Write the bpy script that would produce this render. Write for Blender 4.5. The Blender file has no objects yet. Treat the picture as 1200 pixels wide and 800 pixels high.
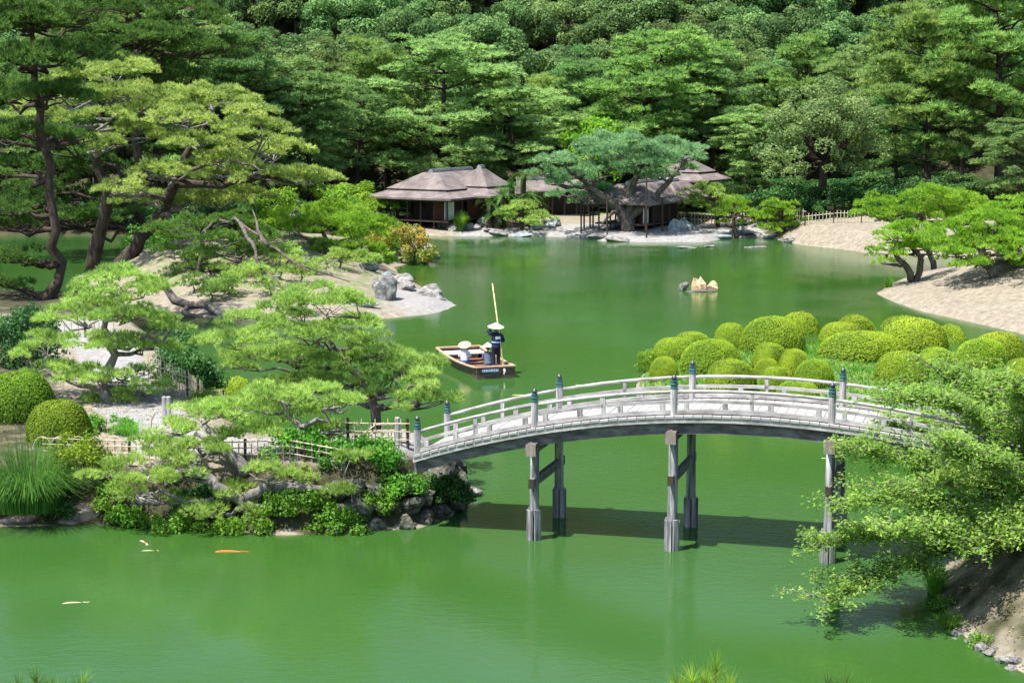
import bpy, math, random
import numpy as np
from mathutils import Vector, Matrix
R = math.radians
random.seed(7)
RNG = np.random.default_rng(11)
sc = bpy.context.scene
COL = sc.collection

# ------------------------------------------------------------------ camera, sky, sun, exposure
CAMZ, PITCH, FPX = 12.0, R(8.25), 2000.0
cd = bpy.data.cameras.new('camera'); cam = bpy.data.objects.new('camera', cd); COL.objects.link(cam)
cam.location = (0, 0, CAMZ); cam.rotation_euler = (math.pi/2 - PITCH, 0, 0)
cd.sensor_width = 36; cd.lens = 60; cd.clip_end = 1500; cd.clip_start = 0.2
sc.camera = cam
SUN_DIR = Vector((-0.38, -0.25, 1.0)).normalized()      # towards the sun
world = bpy.data.worlds.new('World'); sc.world = world; world.use_nodes = True
wn = world.node_tree.nodes; wl = world.node_tree.links
bgn = wn['Background']; sky = wn.new('ShaderNodeTexSky'); sky.sky_type = 'NISHITA'; sky.sun_disc = False
sky.sun_elevation = math.asin(SUN_DIR.z); sky.sun_rotation = math.atan2(SUN_DIR.x, SUN_DIR.y)
wl.new(sky.outputs[0], bgn.inputs[0]); bgn.inputs[1].default_value = 0.115
ld = bpy.data.lights.new('sun', 'SUN'); ld.energy = 5.0; ld.angle = R(0.53); ld.color = (1.0, 0.955, 0.88)
sun = bpy.data.objects.new('sun', ld); COL.objects.link(sun)
sun.rotation_euler = SUN_DIR.to_track_quat('Z', 'Y').to_euler()
sc.view_settings.view_transform = 'Standard'; sc.view_settings.look = 'None'
sc.view_settings.exposure = 1.08; sc.view_settings.gamma = 1.0
sc.cycles.use_denoising = True
sc.cycles.max_bounces = 6; sc.cycles.diffuse_bounces = 3; sc.cycles.glossy_bounces = 3
sc.cycles.transmission_bounces = 4; sc.cycles.transparent_max_bounces = 6
sc.cycles.caustics_reflective = False; sc.cycles.caustics_refractive = False

# ------------------------------------------------------------------ photo geometry (survey of the place)
def ray(px, py):
    f = np.array((0, math.cos(PITCH), -math.sin(PITCH))); u = np.array((0, math.sin(PITCH), math.cos(PITCH)))
    return f*FPX + np.array((1., 0, 0))*(px-600) - u*(py-400)
def W(px, py, z=0.0):
    d = ray(px, py); return np.array((0, 0, CAMZ)) + d*((z-CAMZ)/d[2])
def P(px, py, D):
    d = ray(px, py); return np.array((0, 0, CAMZ)) + d*(D/d[1])

# ------------------------------------------------------------------ materials
def new_mat(name):
    m = bpy.data.materials.new(name); m.use_nodes = True
    nt = m.node_tree; b = nt.nodes['Principled BSDF']
    return m, nt, b
def N(nt, t, **kw):
    n = nt.nodes.new(t)
    for k, v in kw.items(): setattr(n, k, v)
    return n
def noise_mix(name, c1, c2, scale=3.0, rough=0.85, detail=6, bump=0.0, bscale=None, c3=None, stretch=(1,1,1), coord='Object', spec=0.3, objrand=0.0, lo=.35, hi=.65):
    m, nt, b = new_mat(name)
    tc = N(nt, 'ShaderNodeTexCoord'); mp = N(nt, 'ShaderNodeMapping'); mp.inputs['Scale'].default_value = stretch
    nt.links.new(tc.outputs[coord], mp.inputs[0])
    n1 = N(nt, 'ShaderNodeTexNoise'); n1.inputs['Scale'].default_value = scale; n1.inputs['Detail'].default_value = detail; n1.inputs['Roughness'].default_value = .65
    nt.links.new(mp.outputs[0], n1.inputs['Vector'])
    r = N(nt, 'ShaderNodeValToRGB'); r.color_ramp.elements[0].position = lo; r.color_ramp.elements[1].position = hi
    r.color_ramp.elements[0].color = (*c1, 1); r.color_ramp.elements[1].color = (*c2, 1)
    if c3:
        e = r.color_ramp.elements.new((lo+hi)/2); e.color = (*c3, 1)
    nt.links.new(n1.outputs[0], r.inputs[0])
    out = r.outputs[0]
    if objrand:
        oi = N(nt, 'ShaderNodeObjectInfo'); hs = N(nt, 'ShaderNodeHueSaturation')
        mr = N(nt, 'ShaderNodeMapRange'); mr.inputs[3].default_value = 1-objrand; mr.inputs[4].default_value = 1+objrand
        nt.links.new(oi.outputs['Random'], mr.inputs[0]); nt.links.new(mr.outputs[0], hs.inputs['Value']); nt.links.new(out, hs.inputs['Color']); out = hs.outputs[0]
    nt.links.new(out, b.inputs['Base Color'])
    b.inputs['Roughness'].default_value = rough; b.inputs['Specular IOR Level'].default_value = spec
    if bump:
        n2 = N(nt, 'ShaderNodeTexNoise'); n2.inputs['Scale'].default_value = bscale or scale*4; n2.inputs['Detail'].default_value = 6
        nt.links.new(mp.outputs[0], n2.inputs['Vector'])
        bp = N(nt, 'ShaderNodeBump'); bp.inputs['Strength'].default_value = bump; bp.inputs['Distance'].default_value = .05
        nt.links.new(n2.outputs[0], bp.inputs['Height']); nt.links.new(bp.outputs[0], b.inputs['Normal'])
    return m
LK = 1.6
def leaf_mat(name, dark, mid, light, trans=0.35, rough=0.5, spec=0.25, hue=0.02, val=0.18, extra=None):
    """leaf colours vary leaf by leaf (attribute tint) and plant by plant (object random)"""
    m, nt, b = new_mat(name)
    dark, mid, light = [tuple(min(.75, c*LK) for c in q) for q in (dark, mid, light)]; trans = trans+.13; spec = spec*.6
    at = N(nt, 'ShaderNodeAttribute', attribute_name='tint')
    r = N(nt, 'ShaderNodeValToRGB'); el = r.color_ramp.elements
    el[0].color = (*dark, 1); el[1].color = (*light, 1); e = el.new(.5); e.color = (*mid, 1)
    if extra:
        e = el.new(.9); e.color = (*light, 1); el[-1].color = (*extra, 1)
    nt.links.new(at.outputs['Fac'], r.inputs[0])
    oi = N(nt, 'ShaderNodeObjectInfo'); hs = N(nt, 'ShaderNodeHueSaturation')
    mr = N(nt, 'ShaderNodeMapRange'); mr.inputs[3].default_value = 1-val; mr.inputs[4].default_value = 1+val
    mh = N(nt, 'ShaderNodeMapRange'); mh.inputs[3].default_value = .5-hue; mh.inputs[4].default_value = .5+hue
    mu = N(nt, 'ShaderNodeMath', operation='MULTIPLY'); mu.inputs[1].default_value = 7.31
    fr = N(nt, 'ShaderNodeMath', operation='FRACT')
    nt.links.new(oi.outputs['Random'], mr.inputs[0]); nt.links.new(oi.outputs['Random'], mu.inputs[0]); nt.links.new(mu.outputs[0], fr.inputs[0]); nt.links.new(fr.outputs[0], mh.inputs[0])
    nt.links.new(mr.outputs[0], hs.inputs['Value']); nt.links.new(mh.outputs[0], hs.inputs['Hue']); nt.links.new(r.outputs[0], hs.inputs['Color'])
    nt.links.new(hs.outputs[0], b.inputs['Base Color']); b.inputs['Roughness'].default_value = rough; b.inputs['Specular IOR Level'].default_value = spec
    tr = N(nt, 'ShaderNodeBsdfTranslucent'); nt.links.new(hs.outputs[0], tr.inputs[0])
    mx = N(nt, 'ShaderNodeMixShader'); mx.inputs[0].default_value = trans
    nt.links.new(b.outputs[0], mx.inputs[1]); nt.links.new(tr.outputs[0], mx.inputs[2])
    nt.links.new(mx.outputs[0], nt.nodes['Material Output'].inputs[0])
    return m
M = {}
M['needle_lime'] = leaf_mat('needle_lime', (.105,.17,.036), (.235,.345,.075), (.37,.47,.125), .35, hue=.008, val=.07)
M['needle_gold'] = leaf_mat('needle_gold', (.11,.175,.04), (.25,.335,.085), (.39,.465,.135), .35, hue=.008, val=.07)
M['needle_mid'] = leaf_mat('needle_mid', (.04,.09,.018), (.09,.185,.032), (.155,.27,.05), .33, hue=.008, val=.07)
M['needle_bright'] = leaf_mat('needle_bright', (.08,.17,.016), (.175,.31,.028), (.29,.42,.048), .35, hue=.008, val=.07)
M['needle_blue'] = leaf_mat('needle_blue', (.08,.165,.075), (.155,.275,.12), (.245,.375,.18), .3, hue=.008, val=.07)
M['needle_far'] = leaf_mat('needle_far', (.075,.135,.048), (.155,.26,.08), (.245,.36,.12), .33, hue=.025, val=.25)
M['needle_feather'] = leaf_mat('needle_feather', (.085,.15,.04), (.185,.285,.07), (.30,.39,.105), .33, hue=.02, val=.2)
M['needle_shaded'] = leaf_mat('needle_shaded', (.028,.062,.016), (.062,.125,.025), (.115,.195,.04), .28, hue=.008, val=.07)  # shade over the left pines is put into this darker needle colour
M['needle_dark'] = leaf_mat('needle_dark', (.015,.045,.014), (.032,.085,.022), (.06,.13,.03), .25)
M['leaf_hill'] = leaf_mat('leaf_hill', (.038,.075,.028), (.082,.145,.046), (.145,.22,.07), .25, spec=.12, hue=.018, val=.3)
M['leaf_pale'] = leaf_mat('leaf_pale', (.07,.13,.045), (.135,.215,.07), (.22,.3,.11), .33, val=.15)
M['leaf_lime'] = leaf_mat('leaf_lime', (.07,.14,.015), (.15,.26,.025), (.24,.36,.035), .4)
M['leaf_maple'] = leaf_mat('leaf_maple', (.12,.18,.03), (.25,.22,.05), (.38,.2,.06), .4)
M['leaf_bush'] = leaf_mat('leaf_bush', (.045,.12,.014), (.095,.225,.022), (.17,.32,.035), .3, spec=.4)
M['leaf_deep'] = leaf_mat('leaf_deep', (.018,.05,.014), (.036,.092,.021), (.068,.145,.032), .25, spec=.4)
M['leaf_azalea'] = leaf_mat('leaf_azalea', (.085,.15,.016), (.19,.285,.022), (.295,.385,.034), .3, hue=.012, val=.1)
M['leaf_clip'] = leaf_mat('leaf_clip', (.05,.11,.01), (.115,.21,.014), (.2,.31,.02), .3)
M['leaf_cherry'] = leaf_mat('leaf_cherry', (.06,.14,.025), (.12,.24,.042), (.195,.33,.07), .42, extra=(.3,.36,.1))
M['leaf_grass'] = leaf_mat('leaf_grass', (.05,.13,.015), (.10,.23,.025), (.19,.34,.05), .4)
M['leaf_pampas'] = leaf_mat('leaf_pampas', (.035,.10,.02), (.075,.18,.03), (.15,.28,.06), .35)
M['leaf_cycad'] = leaf_mat('leaf_cycad', (.02,.06,.012), (.045,.12,.018), (.09,.18,.026), .25, spec=.4)
M['twig'] = noise_mix('twig', (.10,.05,.03), (.06,.05,.02), 6)
M['azalea_core'] = noise_mix('azalea_core', (.035,.045,.012), (.07,.07,.02), 12)
M['bark'] = noise_mix('bark', (.055,.045,.038), (.17,.145,.125), 5, .9, bump=.6, bscale=14, stretch=(1,1,.45), c3=(.1,.085,.075))
M['bark_grey'] = noise_mix('bark_grey', (.09,.08,.075), (.30,.28,.26), 5, .9, bump=.6, bscale=14, stretch=(1,1,.5), c3=(.18,.165,.155))
M['bark_dark'] = noise_mix('bark_dark', (.025,.018,.014), (.075,.055,.042), 4, .9, bump=.6, bscale=12, stretch=(1,1,.4))
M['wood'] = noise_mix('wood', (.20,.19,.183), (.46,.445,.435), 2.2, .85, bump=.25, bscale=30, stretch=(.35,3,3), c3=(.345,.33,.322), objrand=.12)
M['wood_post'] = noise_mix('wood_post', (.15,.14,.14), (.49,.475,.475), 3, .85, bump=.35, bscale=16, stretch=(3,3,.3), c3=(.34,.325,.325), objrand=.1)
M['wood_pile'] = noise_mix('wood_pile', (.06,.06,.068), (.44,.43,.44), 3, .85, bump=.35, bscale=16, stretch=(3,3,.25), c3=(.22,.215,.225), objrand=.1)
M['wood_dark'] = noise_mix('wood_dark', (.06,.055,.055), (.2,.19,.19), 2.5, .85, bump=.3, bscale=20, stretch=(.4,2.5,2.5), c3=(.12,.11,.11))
M['wood_brown'] = noise_mix('wood_brown', (.16,.13,.115), (.28,.235,.21), 6, .85, stretch=(3,3,.4))
M['bronze'] = noise_mix('bronze', (.02,.06,.065), (.06,.17,.16), 14, .45, c3=(.03,.10,.105), spec=.5)
M['bronze_tip'] = noise_mix('bronze_tip', (.015,.018,.025), (.04,.05,.06), 10, .35, spec=.6)
M['iron'] = noise_mix('iron', (.05,.045,.04), (.1,.09,.08), 10, .6)
M['bamboo'] = noise_mix('bamboo', (.38,.33,.24), (.62,.55,.42), 4, .6, c3=(.5,.43,.32), objrand=.15)
M['bamboo_dark'] = noise_mix('bamboo_dark', (.12,.10,.08), (.24,.2,.16), 4, .7, objrand=.2)
M['bamboo_pole'] = noise_mix('bamboo_pole', (.55,.45,.22), (.72,.62,.36), 6, .5)
M['rock'] = noise_mix('rock', (.055,.053,.052), (.31,.30,.285), 2.8, .85, bump=.7, bscale=7, c3=(.18,.174,.168), objrand=.2)
M['rock_pink'] = noise_mix('rock_pink', (.13,.10,.09), (.44,.36,.33), 2.0, .85, bump=.7, bscale=7, c3=(.28,.2,.18))
M['rock_orange'] = noise_mix('rock_orange', (.42,.2,.06), (.62,.45,.28), 2.2, .85, bump=.6, bscale=7, c3=(.5,.38,.26))
M['rock_blue'] = noise_mix('rock_blue', (.10,.12,.13), (.30,.34,.35), 2.0, .8, bump=.7, bscale=7, c3=(.2,.23,.24))
M['rock_mossy'] = noise_mix('rock_mossy', (.03,.034,.02), (.17,.16,.14), 2.2, .9, bump=.7, bscale=6, c3=(.08,.08,.065))
M['stone_lantern'] = noise_mix('stone_lantern', (.10,.105,.10), (.24,.24,.22), 5, .9, bump=.5)
M['roof'] = noise_mix('roof', (.10,.082,.08), (.21,.178,.172), .9, .9, bump=.5, bscale=9, c3=(.155,.128,.122))
M['roof_tile'] = noise_mix('roof_tile', (.16,.17,.19), (.32,.33,.35), 3, .6)
M['house_wood'] = noise_mix('house_wood', (.03,.022,.018), (.075,.055,.042), 2, .7, stretch=(3,3,.4))
M['house_red'] = noise_mix('house_red', (.10,.03,.02), (.16,.06,.04), 2, .7)
M['plaster'] = noise_mix('plaster', (.60,.58,.54), (.74,.72,.68), 2, .9)
M['paper'] = noise_mix('paper', (.70,.69,.66), (.8,.79,.77), 4, .9)
M['boat_wood'] = noise_mix('boat_wood', (.06,.042,.03), (.16,.115,.085), 3, .6, stretch=(.5,2,3), bump=.2)
M['boat_trim'] = noise_mix('boat_trim', (.36,.22,.14), (.55,.38,.27), 4, .6, stretch=(.5,2,2))
M['boat_inside'] = noise_mix('boat_inside', (.14,.055,.04), (.26,.11,.08), 4, .6)
M['boat_pale'] = noise_mix('boat_pale', (.5,.42,.37), (.66,.58,.52), 4, .7)
M['skin'] = noise_mix('skin', (.42,.25,.17), (.5,.31,.22), 20, .55)
M['navy'] = noise_mix('navy', (.008,.011,.035), (.016,.022,.06), 18, .85)
M['navy_trousers'] = noise_mix('navy_trousers', (.006,.008,.018), (.013,.016,.033), 18, .85)
M['cloth_white'] = noise_mix('cloth_white', (.66,.70,.76), (.78,.8,.83), 10, .9)
M['cloth_blue'] = noise_mix('cloth_blue', (.05,.09,.33), (.14,.18,.45), 9, .85)
M['cloth_grey'] = noise_mix('cloth_grey', (.06,.075,.12), (.11,.13,.19), 9, .9)
M['cloth_black'] = noise_mix('cloth_black', (.012,.012,.016), (.025,.025,.03), 9, .9)
M['straw'] = noise_mix('straw', (.62,.55,.40), (.78,.72,.58), 30, .8)
M['straw_dark'] = noise_mix('straw_dark', (.60,.42,.24), (.72,.55,.35), 30, .8)
M['hair'] = noise_mix('hair', (.01,.009,.008), (.025,.02,.018), 20, .5)
M['white_print'] = noise_mix('white_print', (.7,.72,.75), (.8,.82,.84), 20, .8)
M['sash'] = noise_mix('sash', (.16,.24,.55), (.3,.38,.62), 20, .8)
M['rope'] = noise_mix('rope', (.6,.57,.5), (.75,.72,.66), 20, .9)
M['koi_orange'] = noise_mix('koi_orange', (.5,.08,.01), (.62,.16,.02), 6, .35)
M['koi_red'] = noise_mix('koi_red', (.7,.12,.02), (.85,.7,.55), 5, .35, lo=.45, hi=.55)
M['koi_white'] = noise_mix('koi_white', (.38,.36,.2), (.48,.46,.3), 6, .35)
M['koi_yellow'] = noise_mix('koi_yellow', (.75,.5,.06), (.8,.6,.12), 6, .35)
M['dead_leaf'] = noise_mix('dead_leaf', (.5,.22,.07), (.62,.33,.12), 8, .8)
M['dead_leaf_yellow'] = noise_mix('dead_leaf_yellow', (.45,.5,.12), (.55,.58,.2), 8, .8)

# ground: four real ground kinds, laid out by the vertex colour 'kind' (r grass, g white gravel, b dark earth; none = sandy earth)
def ground_material():
    m, nt, b = new_mat('ground')
    at = N(nt, 'ShaderNodeAttribute', attribute_name='kind'); sp = N(nt, 'ShaderNodeSeparateColor'); nt.links.new(at.outputs['Color'], sp.inputs[0])
    tc = N(nt, 'ShaderNodeTexCoord')
    def two(c1, c2, s):
        n = N(nt, 'ShaderNodeTexNoise'); n.inputs['Scale'].default_value = s; n.inputs['Detail'].default_value = 8; n.inputs['Roughness'].default_value = .7
        nt.links.new(tc.outputs['Object'], n.inputs['Vector'])
        r = N(nt, 'ShaderNodeValToRGB'); r.color_ramp.elements[0].position = .35; r.color_ramp.elements[1].position = .65
        r.color_ramp.elements[0].color = (*c1, 1); r.color_ramp.elements[1].color = (*c2, 1); nt.links.new(n.outputs[0], r.inputs[0]); return r.outputs[0]
    sand = two((.16,.136,.1), (.285,.252,.197), 2.6); grass = two((.07,.13,.025), (.15,.2,.055), 1.6)
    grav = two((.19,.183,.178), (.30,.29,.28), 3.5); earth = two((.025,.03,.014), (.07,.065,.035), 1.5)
    jn = N(nt, 'ShaderNodeTexNoise'); jn.inputs['Scale'].default_value = 1.2; jn.inputs['Detail'].default_value = 6; nt.links.new(tc.outputs['Object'], jn.inputs['Vector'])
    def jit(sock):
        a = N(nt, 'ShaderNodeMath', operation='ADD'); nt.links.new(sock, a.inputs[0])
        s = N(nt, 'ShaderNodeMath', operation='SUBTRACT'); nt.links.new(jn.outputs[0], s.inputs[0]); s.inputs[1].default_value = .5
        nt.links.new(s.outputs[0], a.inputs[1])
        r = N(nt, 'ShaderNodeMapRange'); r.inputs[1].default_value = .35; r.inputs[2].default_value = .65; nt.links.new(a.outputs[0], r.inputs[0]); return r.outputs[0]
    out = sand
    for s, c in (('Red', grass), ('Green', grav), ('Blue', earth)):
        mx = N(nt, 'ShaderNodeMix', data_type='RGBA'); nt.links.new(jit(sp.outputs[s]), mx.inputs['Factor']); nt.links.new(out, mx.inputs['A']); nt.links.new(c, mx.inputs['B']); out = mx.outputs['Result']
    nt.links.new(out, b.inputs['Base Color']); b.inputs['Roughness'].default_value = .95; b.inputs['Specular IOR Level'].default_value = .15
    n2 = N(nt, 'ShaderNodeTexNoise'); n2.inputs['Scale'].default_value = 9; n2.inputs['Detail'].default_value = 8; nt.links.new(tc.outputs['Object'], n2.inputs['Vector'])
    bp = N(nt, 'ShaderNodeBump'); bp.inputs['Strength'].default_value = .5; bp.inputs['Distance'].default_value = .06; nt.links.new(n2.outputs[0], bp.inputs['Height']); nt.links.new(bp.outputs[0], b.inputs['Normal'])
    return m
M['ground'] = ground_material()
def water_material():
    m, nt, b = new_mat('pond_water')
    tc = N(nt, 'ShaderNodeTexCoord')
    n = N(nt, 'ShaderNodeTexNoise'); n.inputs['Scale'].default_value = .07; n.inputs['Detail'].default_value = 4
    nt.links.new(tc.outputs['Object'], n.inputs['Vector'])
    r = N(nt, 'ShaderNodeValToRGB'); r.color_ramp.elements[0].position = .35; r.color_ramp.elements[1].position = .65
    r.color_ramp.elements[0].color = (.034,.098,.014, 1); r.color_ramp.elements[1].color = (.042,.112,.032, 1)
    nt.links.new(n.outputs[0], r.inputs[0]); nt.links.new(r.outputs[0], b.inputs['Base Color'])
    b.inputs['Roughness'].default_value = .07; b.inputs['IOR'].default_value = 1.33; b.inputs['Specular IOR Level'].default_value = .5
    mp = N(nt, 'ShaderNodeMapping'); mp.inputs['Scale'].default_value = (1, 1.6, 1); nt.links.new(tc.outputs['Object'], mp.inputs[0])
    n2 = N(nt, 'ShaderNodeTexNoise'); n2.inputs['Scale'].default_value = 2.6; n2.inputs['Detail'].default_value = 5; n2.inputs['Roughness'].default_value = .6; nt.links.new(mp.outputs[0], n2.inputs['Vector'])
    n3 = N(nt, 'ShaderNodeTexNoise'); n3.inputs['Scale'].default_value = .12; nt.links.new(tc.outputs['Object'], n3.inputs['Vector'])
    mr = N(nt, 'ShaderNodeMapRange'); mr.inputs[1].default_value = .38; mr.inputs[2].default_value = .62; mr.inputs[3].default_value = .08; mr.inputs[4].default_value = .32; nt.links.new(n3.outputs[0], mr.inputs[0])
    bp = N(nt, 'ShaderNodeBump'); bp.inputs['Distance'].default_value = .05; nt.links.new(mr.outputs[0], bp.inputs['Strength']); nt.links.new(n2.outputs[0], bp.inputs['Height']); nt.links.new(bp.outputs[0], b.inputs['Normal'])
    # the murky water lets a little of what lies just under it show through
    tr = N(nt, 'ShaderNodeBsdfTransparent'); tr.inputs[0].default_value = (.28,.62,.25,1)
    mx = N(nt, 'ShaderNodeMixShader'); mx.inputs[0].default_value = .16
    nt.links.new(b.outputs[0], mx.inputs[1]); nt.links.new(tr.outputs[0], mx.inputs[2]); nt.links.new(mx.outputs[0], nt.nodes['Material Output'].inputs[0])
    return m
M['water'] = water_material()

# ------------------------------------------------------------------ object helpers
CH = {}
def tag(o, label=None, cat=None, group=None, kind=None):
    if label: o['label'] = label
    if cat: o['category'] = cat
    if group: o['group'] = group
    if kind: o['kind'] = kind
    return o
def link(name, me, parent=None, loc=None):
    o = bpy.data.objects.new(name, me); COL.objects.link(o)
    if parent: o.parent = parent; CH.setdefault(parent.name, []).append(o)
    if loc is not None: o.location = loc
    return o
def thing(name, label, cat, loc=(0,0,0), group=None, rz=0):
    o = link(name, None, None, tuple(loc)); o.empty_display_size = .2; o.rotation_euler[2] = rz
    return tag(o, label, cat, group)
def copy_tree(o, loc, rz=0, scale=(1,1,1), label=None, group=None):
    r = o.copy(); COL.objects.link(r); r.location = loc; r.rotation_euler = (0,0,rz); r.scale = scale
    if label: r['label'] = label
    if group: r['group'] = group
    for ch in CH.get(o.name, []):
        c = ch.copy(); COL.objects.link(c); c.parent = r
    return r
class MB:
    """collects plain shapes; build() links them as one mesh"""
    def __init__(s): s.v = []; s.f = []
    def add(s, vs, fs):
        o = len(s.v); s.v += [tuple(float(c) for c in v) for v in vs]; s.f += [tuple(i+o for i in f) for f in fs]; return s
    def box(s, c, size, ax=None):
        """box with centre c, size along axes ax (3 vectors)"""
        c = np.array(c, float); ax = [np.array(a, float) for a in (ax or ((1,0,0),(0,1,0),(0,0,1)))]
        vs = [c + ax[0]*size[0]/2*i + ax[1]*size[1]/2*j + ax[2]*size[2]/2*k for k in (-1,1) for j in (-1,1) for i in (-1,1)]
        return s.add(vs, [(0,2,3,1),(4,5,7,6),(0,1,5,4),(2,6,7,3),(0,4,6,2),(1,3,7,5)])
    def beam(s, a, b, w, h, up=(0,0,1)):
        a = np.array(a, float); b = np.array(b, float); d = b-a; L = np.linalg.norm(d); d /= L
        side = np.cross(d, up); side /= np.linalg.norm(side); u = np.cross(side, d)
        return s.box((a+b)/2, (L, w, h), (d, side, u))
    def tube(s, pts, rad, n=8, cap=True):
        pts = [np.array(p, float) for p in pts]; k = len(pts)
        if np.isscalar(rad): rad = [rad]*k
        ref = np.array((.31,.17,.93)); vs = []; prev = None
        for i, p in enumerate(pts):
            d = pts[min(i+1,k-1)] - pts[max(i-1,0)]; d = d/(np.linalg.norm(d)+1e-9)
            a = ref if prev is None else prev
            a = a - d*np.dot(a, d)
            if np.linalg.norm(a) < 1e-4: a = np.cross(d, (1,0,.2))
            a /= np.linalg.norm(a); b = np.cross(d, a); prev = a
            for j in range(n):
                t = 2*math.pi*j/n; vs.append(p + (a*math.cos(t) + b*math.sin(t))*rad[i])
        fs = [(i*n+j, i*n+(j+1)%n, (i+1)*n+(j+1)%n, (i+1)*n+j) for i in range(k-1) for j in range(n)]
        if cap: fs += [tuple(range(n-1,-1,-1)), tuple(range((k-1)*n, k*n))]
        return s.add(vs, fs)
    def lathe(s, c, prof, n=14):
        """prof: list of (r, z)"""
        vs = []; c = np.array(c, float)
        for r, z in prof:
            for j in range(n):
                t = 2*math.pi*j/n; vs.append(c + np.array((r*math.cos(t), r*math.sin(t), z)))
        k = len(prof)
        fs = [(i*n+j, i*n+(j+1)%n, (i+1)*n+(j+1)%n, (i+1)*n+j) for i in range(k-1) for j in range(n)]
        fs += [tuple(range(n-1,-1,-1)), tuple(range((k-1)*n, k*n))]
        return s.add(vs, fs)
    def ell(s, c, r, n=12, m=8):
        vs = []; c = np.array(c, float); r = np.array(r, float)
        for i in range(1, m):
            a = math.pi*i/m
            for j in range(n):
                t = 2*math.pi*j/n; vs.append(c + r*np.array((math.sin(a)*math.cos(t), math.sin(a)*math.sin(t), math.cos(a))))
        vs += [c + r*np.array((0,0,1)), c - r*np.array((0,0,1))]; T = len(vs)-2
        fs = [(i*n+j, (i+1)*n+j, (i+1)*n+(j+1)%n, i*n+(j+1)%n) for i in range(m-2) for j in range(n)]
        fs += [(T, j, (j+1)%n) for j in range(n)] + [(T+1, (m-2)*n+(j+1)%n, (m-2)*n+j) for j in range(n)]
        return s.add(vs, fs)
    def mesh(s, name, mat, off=(0,0,0), smooth=False):
        me = bpy.data.meshes.new(name); off = np.array(off, float)
        me.from_pydata([tuple(np.array(v)-off) for v in s.v], [], s.f)
        me.materials.append(mat)
        if smooth: me.polygons.foreach_set('use_smooth', [True]*len(me.polygons))
        me.update(); return me
    def build(s, name, mat, parent=None, smooth=False, world=True):
        off = (0,0,0)
        if parent is not None and world: off = ORG(parent)
        return link(name, s.mesh(name, mat, off, smooth), parent)
def ORG(o):
    v = np.array(o.location)
    while o.parent: o = o.parent; v = v + np.array(o.location)
    return v
def np_mesh(name, V, k, tint, mat, smooth=False):
    """mesh of separate k-gons, one after another in V"""
    n = len(V); me = bpy.data.meshes.new(name)
    me.vertices.add(n); me.vertices.foreach_set('co', np.asarray(V, np.float32).ravel())
    me.loops.add(n); me.loops.foreach_set('vertex_index', np.arange(n, dtype=np.int32))
    me.polygons.add(n//k); me.polygons.foreach_set('loop_start', np.arange(0, n, k, dtype=np.int32))
    try: me.polygons.foreach_set('loop_total', np.full(n//k, k, np.int32))
    except Exception: pass
    me.update(calc_edges=True)
    a = me.attributes.new('tint', 'FLOAT', 'POINT'); a.data.foreach_set('value', np.asarray(tint, np.float32))
    me.materials.append(mat); return me
def unit(a): return a/(np.linalg.norm(a, axis=-1, keepdims=True)+1e-9)
def rdirs(n): return unit(RNG.normal(size=(n,3)))
def tufts(C, Dv, k, L, w, spread, base=None):
    """needle tufts: k narrow blades fanning out from each point C along Dv"""
    n = len(C); d = unit(np.repeat(Dv, k, 0) + spread*RNG.normal(size=(n*k,3)))
    c = np.repeat(C, k, 0); sd = unit(np.cross(d, RNG.normal(size=(n*k,3))))*(w/2)
    l = L*RNG.uniform(.7, 1.15, (n*k,1))
    V = np.stack([c-sd, c+sd, c+d*l], 1).reshape(-1,3)
    t = np.clip((RNG.uniform(0,1,n) if base is None else base) , 0, 1)
    t = np.repeat(np.clip(np.repeat(t, k) + RNG.normal(0,.12,n*k), 0, 1), 3)
    return V, t
def leaves(C, Nn, L, w, base=None):
    n = len(C); u = unit(np.cross(Nn, RNG.normal(size=(n,3)))); v = np.cross(Nn, u)
    s = RNG.uniform(.7, 1.2, (n,1)); u = u*L/2*s; v = v*w/2*s
    V = np.stack([C-u, C+v*1.0-u*.15, C+u, C-v-u*.15], 1).reshape(-1,3)
    t = np.clip((RNG.uniform(0,1,n) if base is None else base) + RNG.normal(0,.1,n), 0, 1)
    return V, np.repeat(t, 4)
def crown_obj(name, parts, k, mat, parent, off):
    V = np.concatenate([p[0] for p in parts]) - np.array(off); t = np.concatenate([p[1] for p in parts])
    return link(name, np_mesh(name, V, k, t, mat), parent)

# ------------------------------------------------------------------ terrain
def sdf(poly, X, Y):
    """signed distance, positive inside"""
    px = np.array([p[0] for p in poly]); py = np.array([p[1] for p in poly]); n = len(px)
    d = np.full(X.shape, 1e9); ins = np.zeros(X.shape, bool)
    for i in range(n):
        ax, ay = px[i], py[i]; bx, by = px[(i+1)%n], py[(i+1)%n]
        ex, ey = bx-ax, by-ay; L = ex*ex+ey*ey+1e-12
        t = np.clip(((X-ax)*ex + (Y-ay)*ey)/L, 0, 1)
        d = np.minimum(d, (X-ax-t*ex)**2 + (Y-ay-t*ey)**2)
        c = ((ay > Y) != (by > Y)); xi = ax + (Y-ay)/(by-ay+1e-12)*ex
        ins ^= c & (X < xi)
    d = np.sqrt(d); return np.where(ins, d, -d)
def ss(a, b, x):
    t = np.clip((x-a)/(b-a), 0, 1); return t*t*(3-2*t)
def wp(px, py): p = W(px, py); return (p[0], p[1])
PEN = [(-80,46.5), wp(-200,618), wp(0,617), wp(60,615), wp(150,614), wp(250,619), wp(330,627), wp(420,622), wp(490,619), wp(530,604), wp(548,585),
       (-1.5,51.6), (-4,51.9), (-6.6,52.8), (-8.6,56), (-10.2,60), (-12,66), (-14,73), (-16.8,80), (-21,91), (-30,95), (-80,96)]
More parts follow.
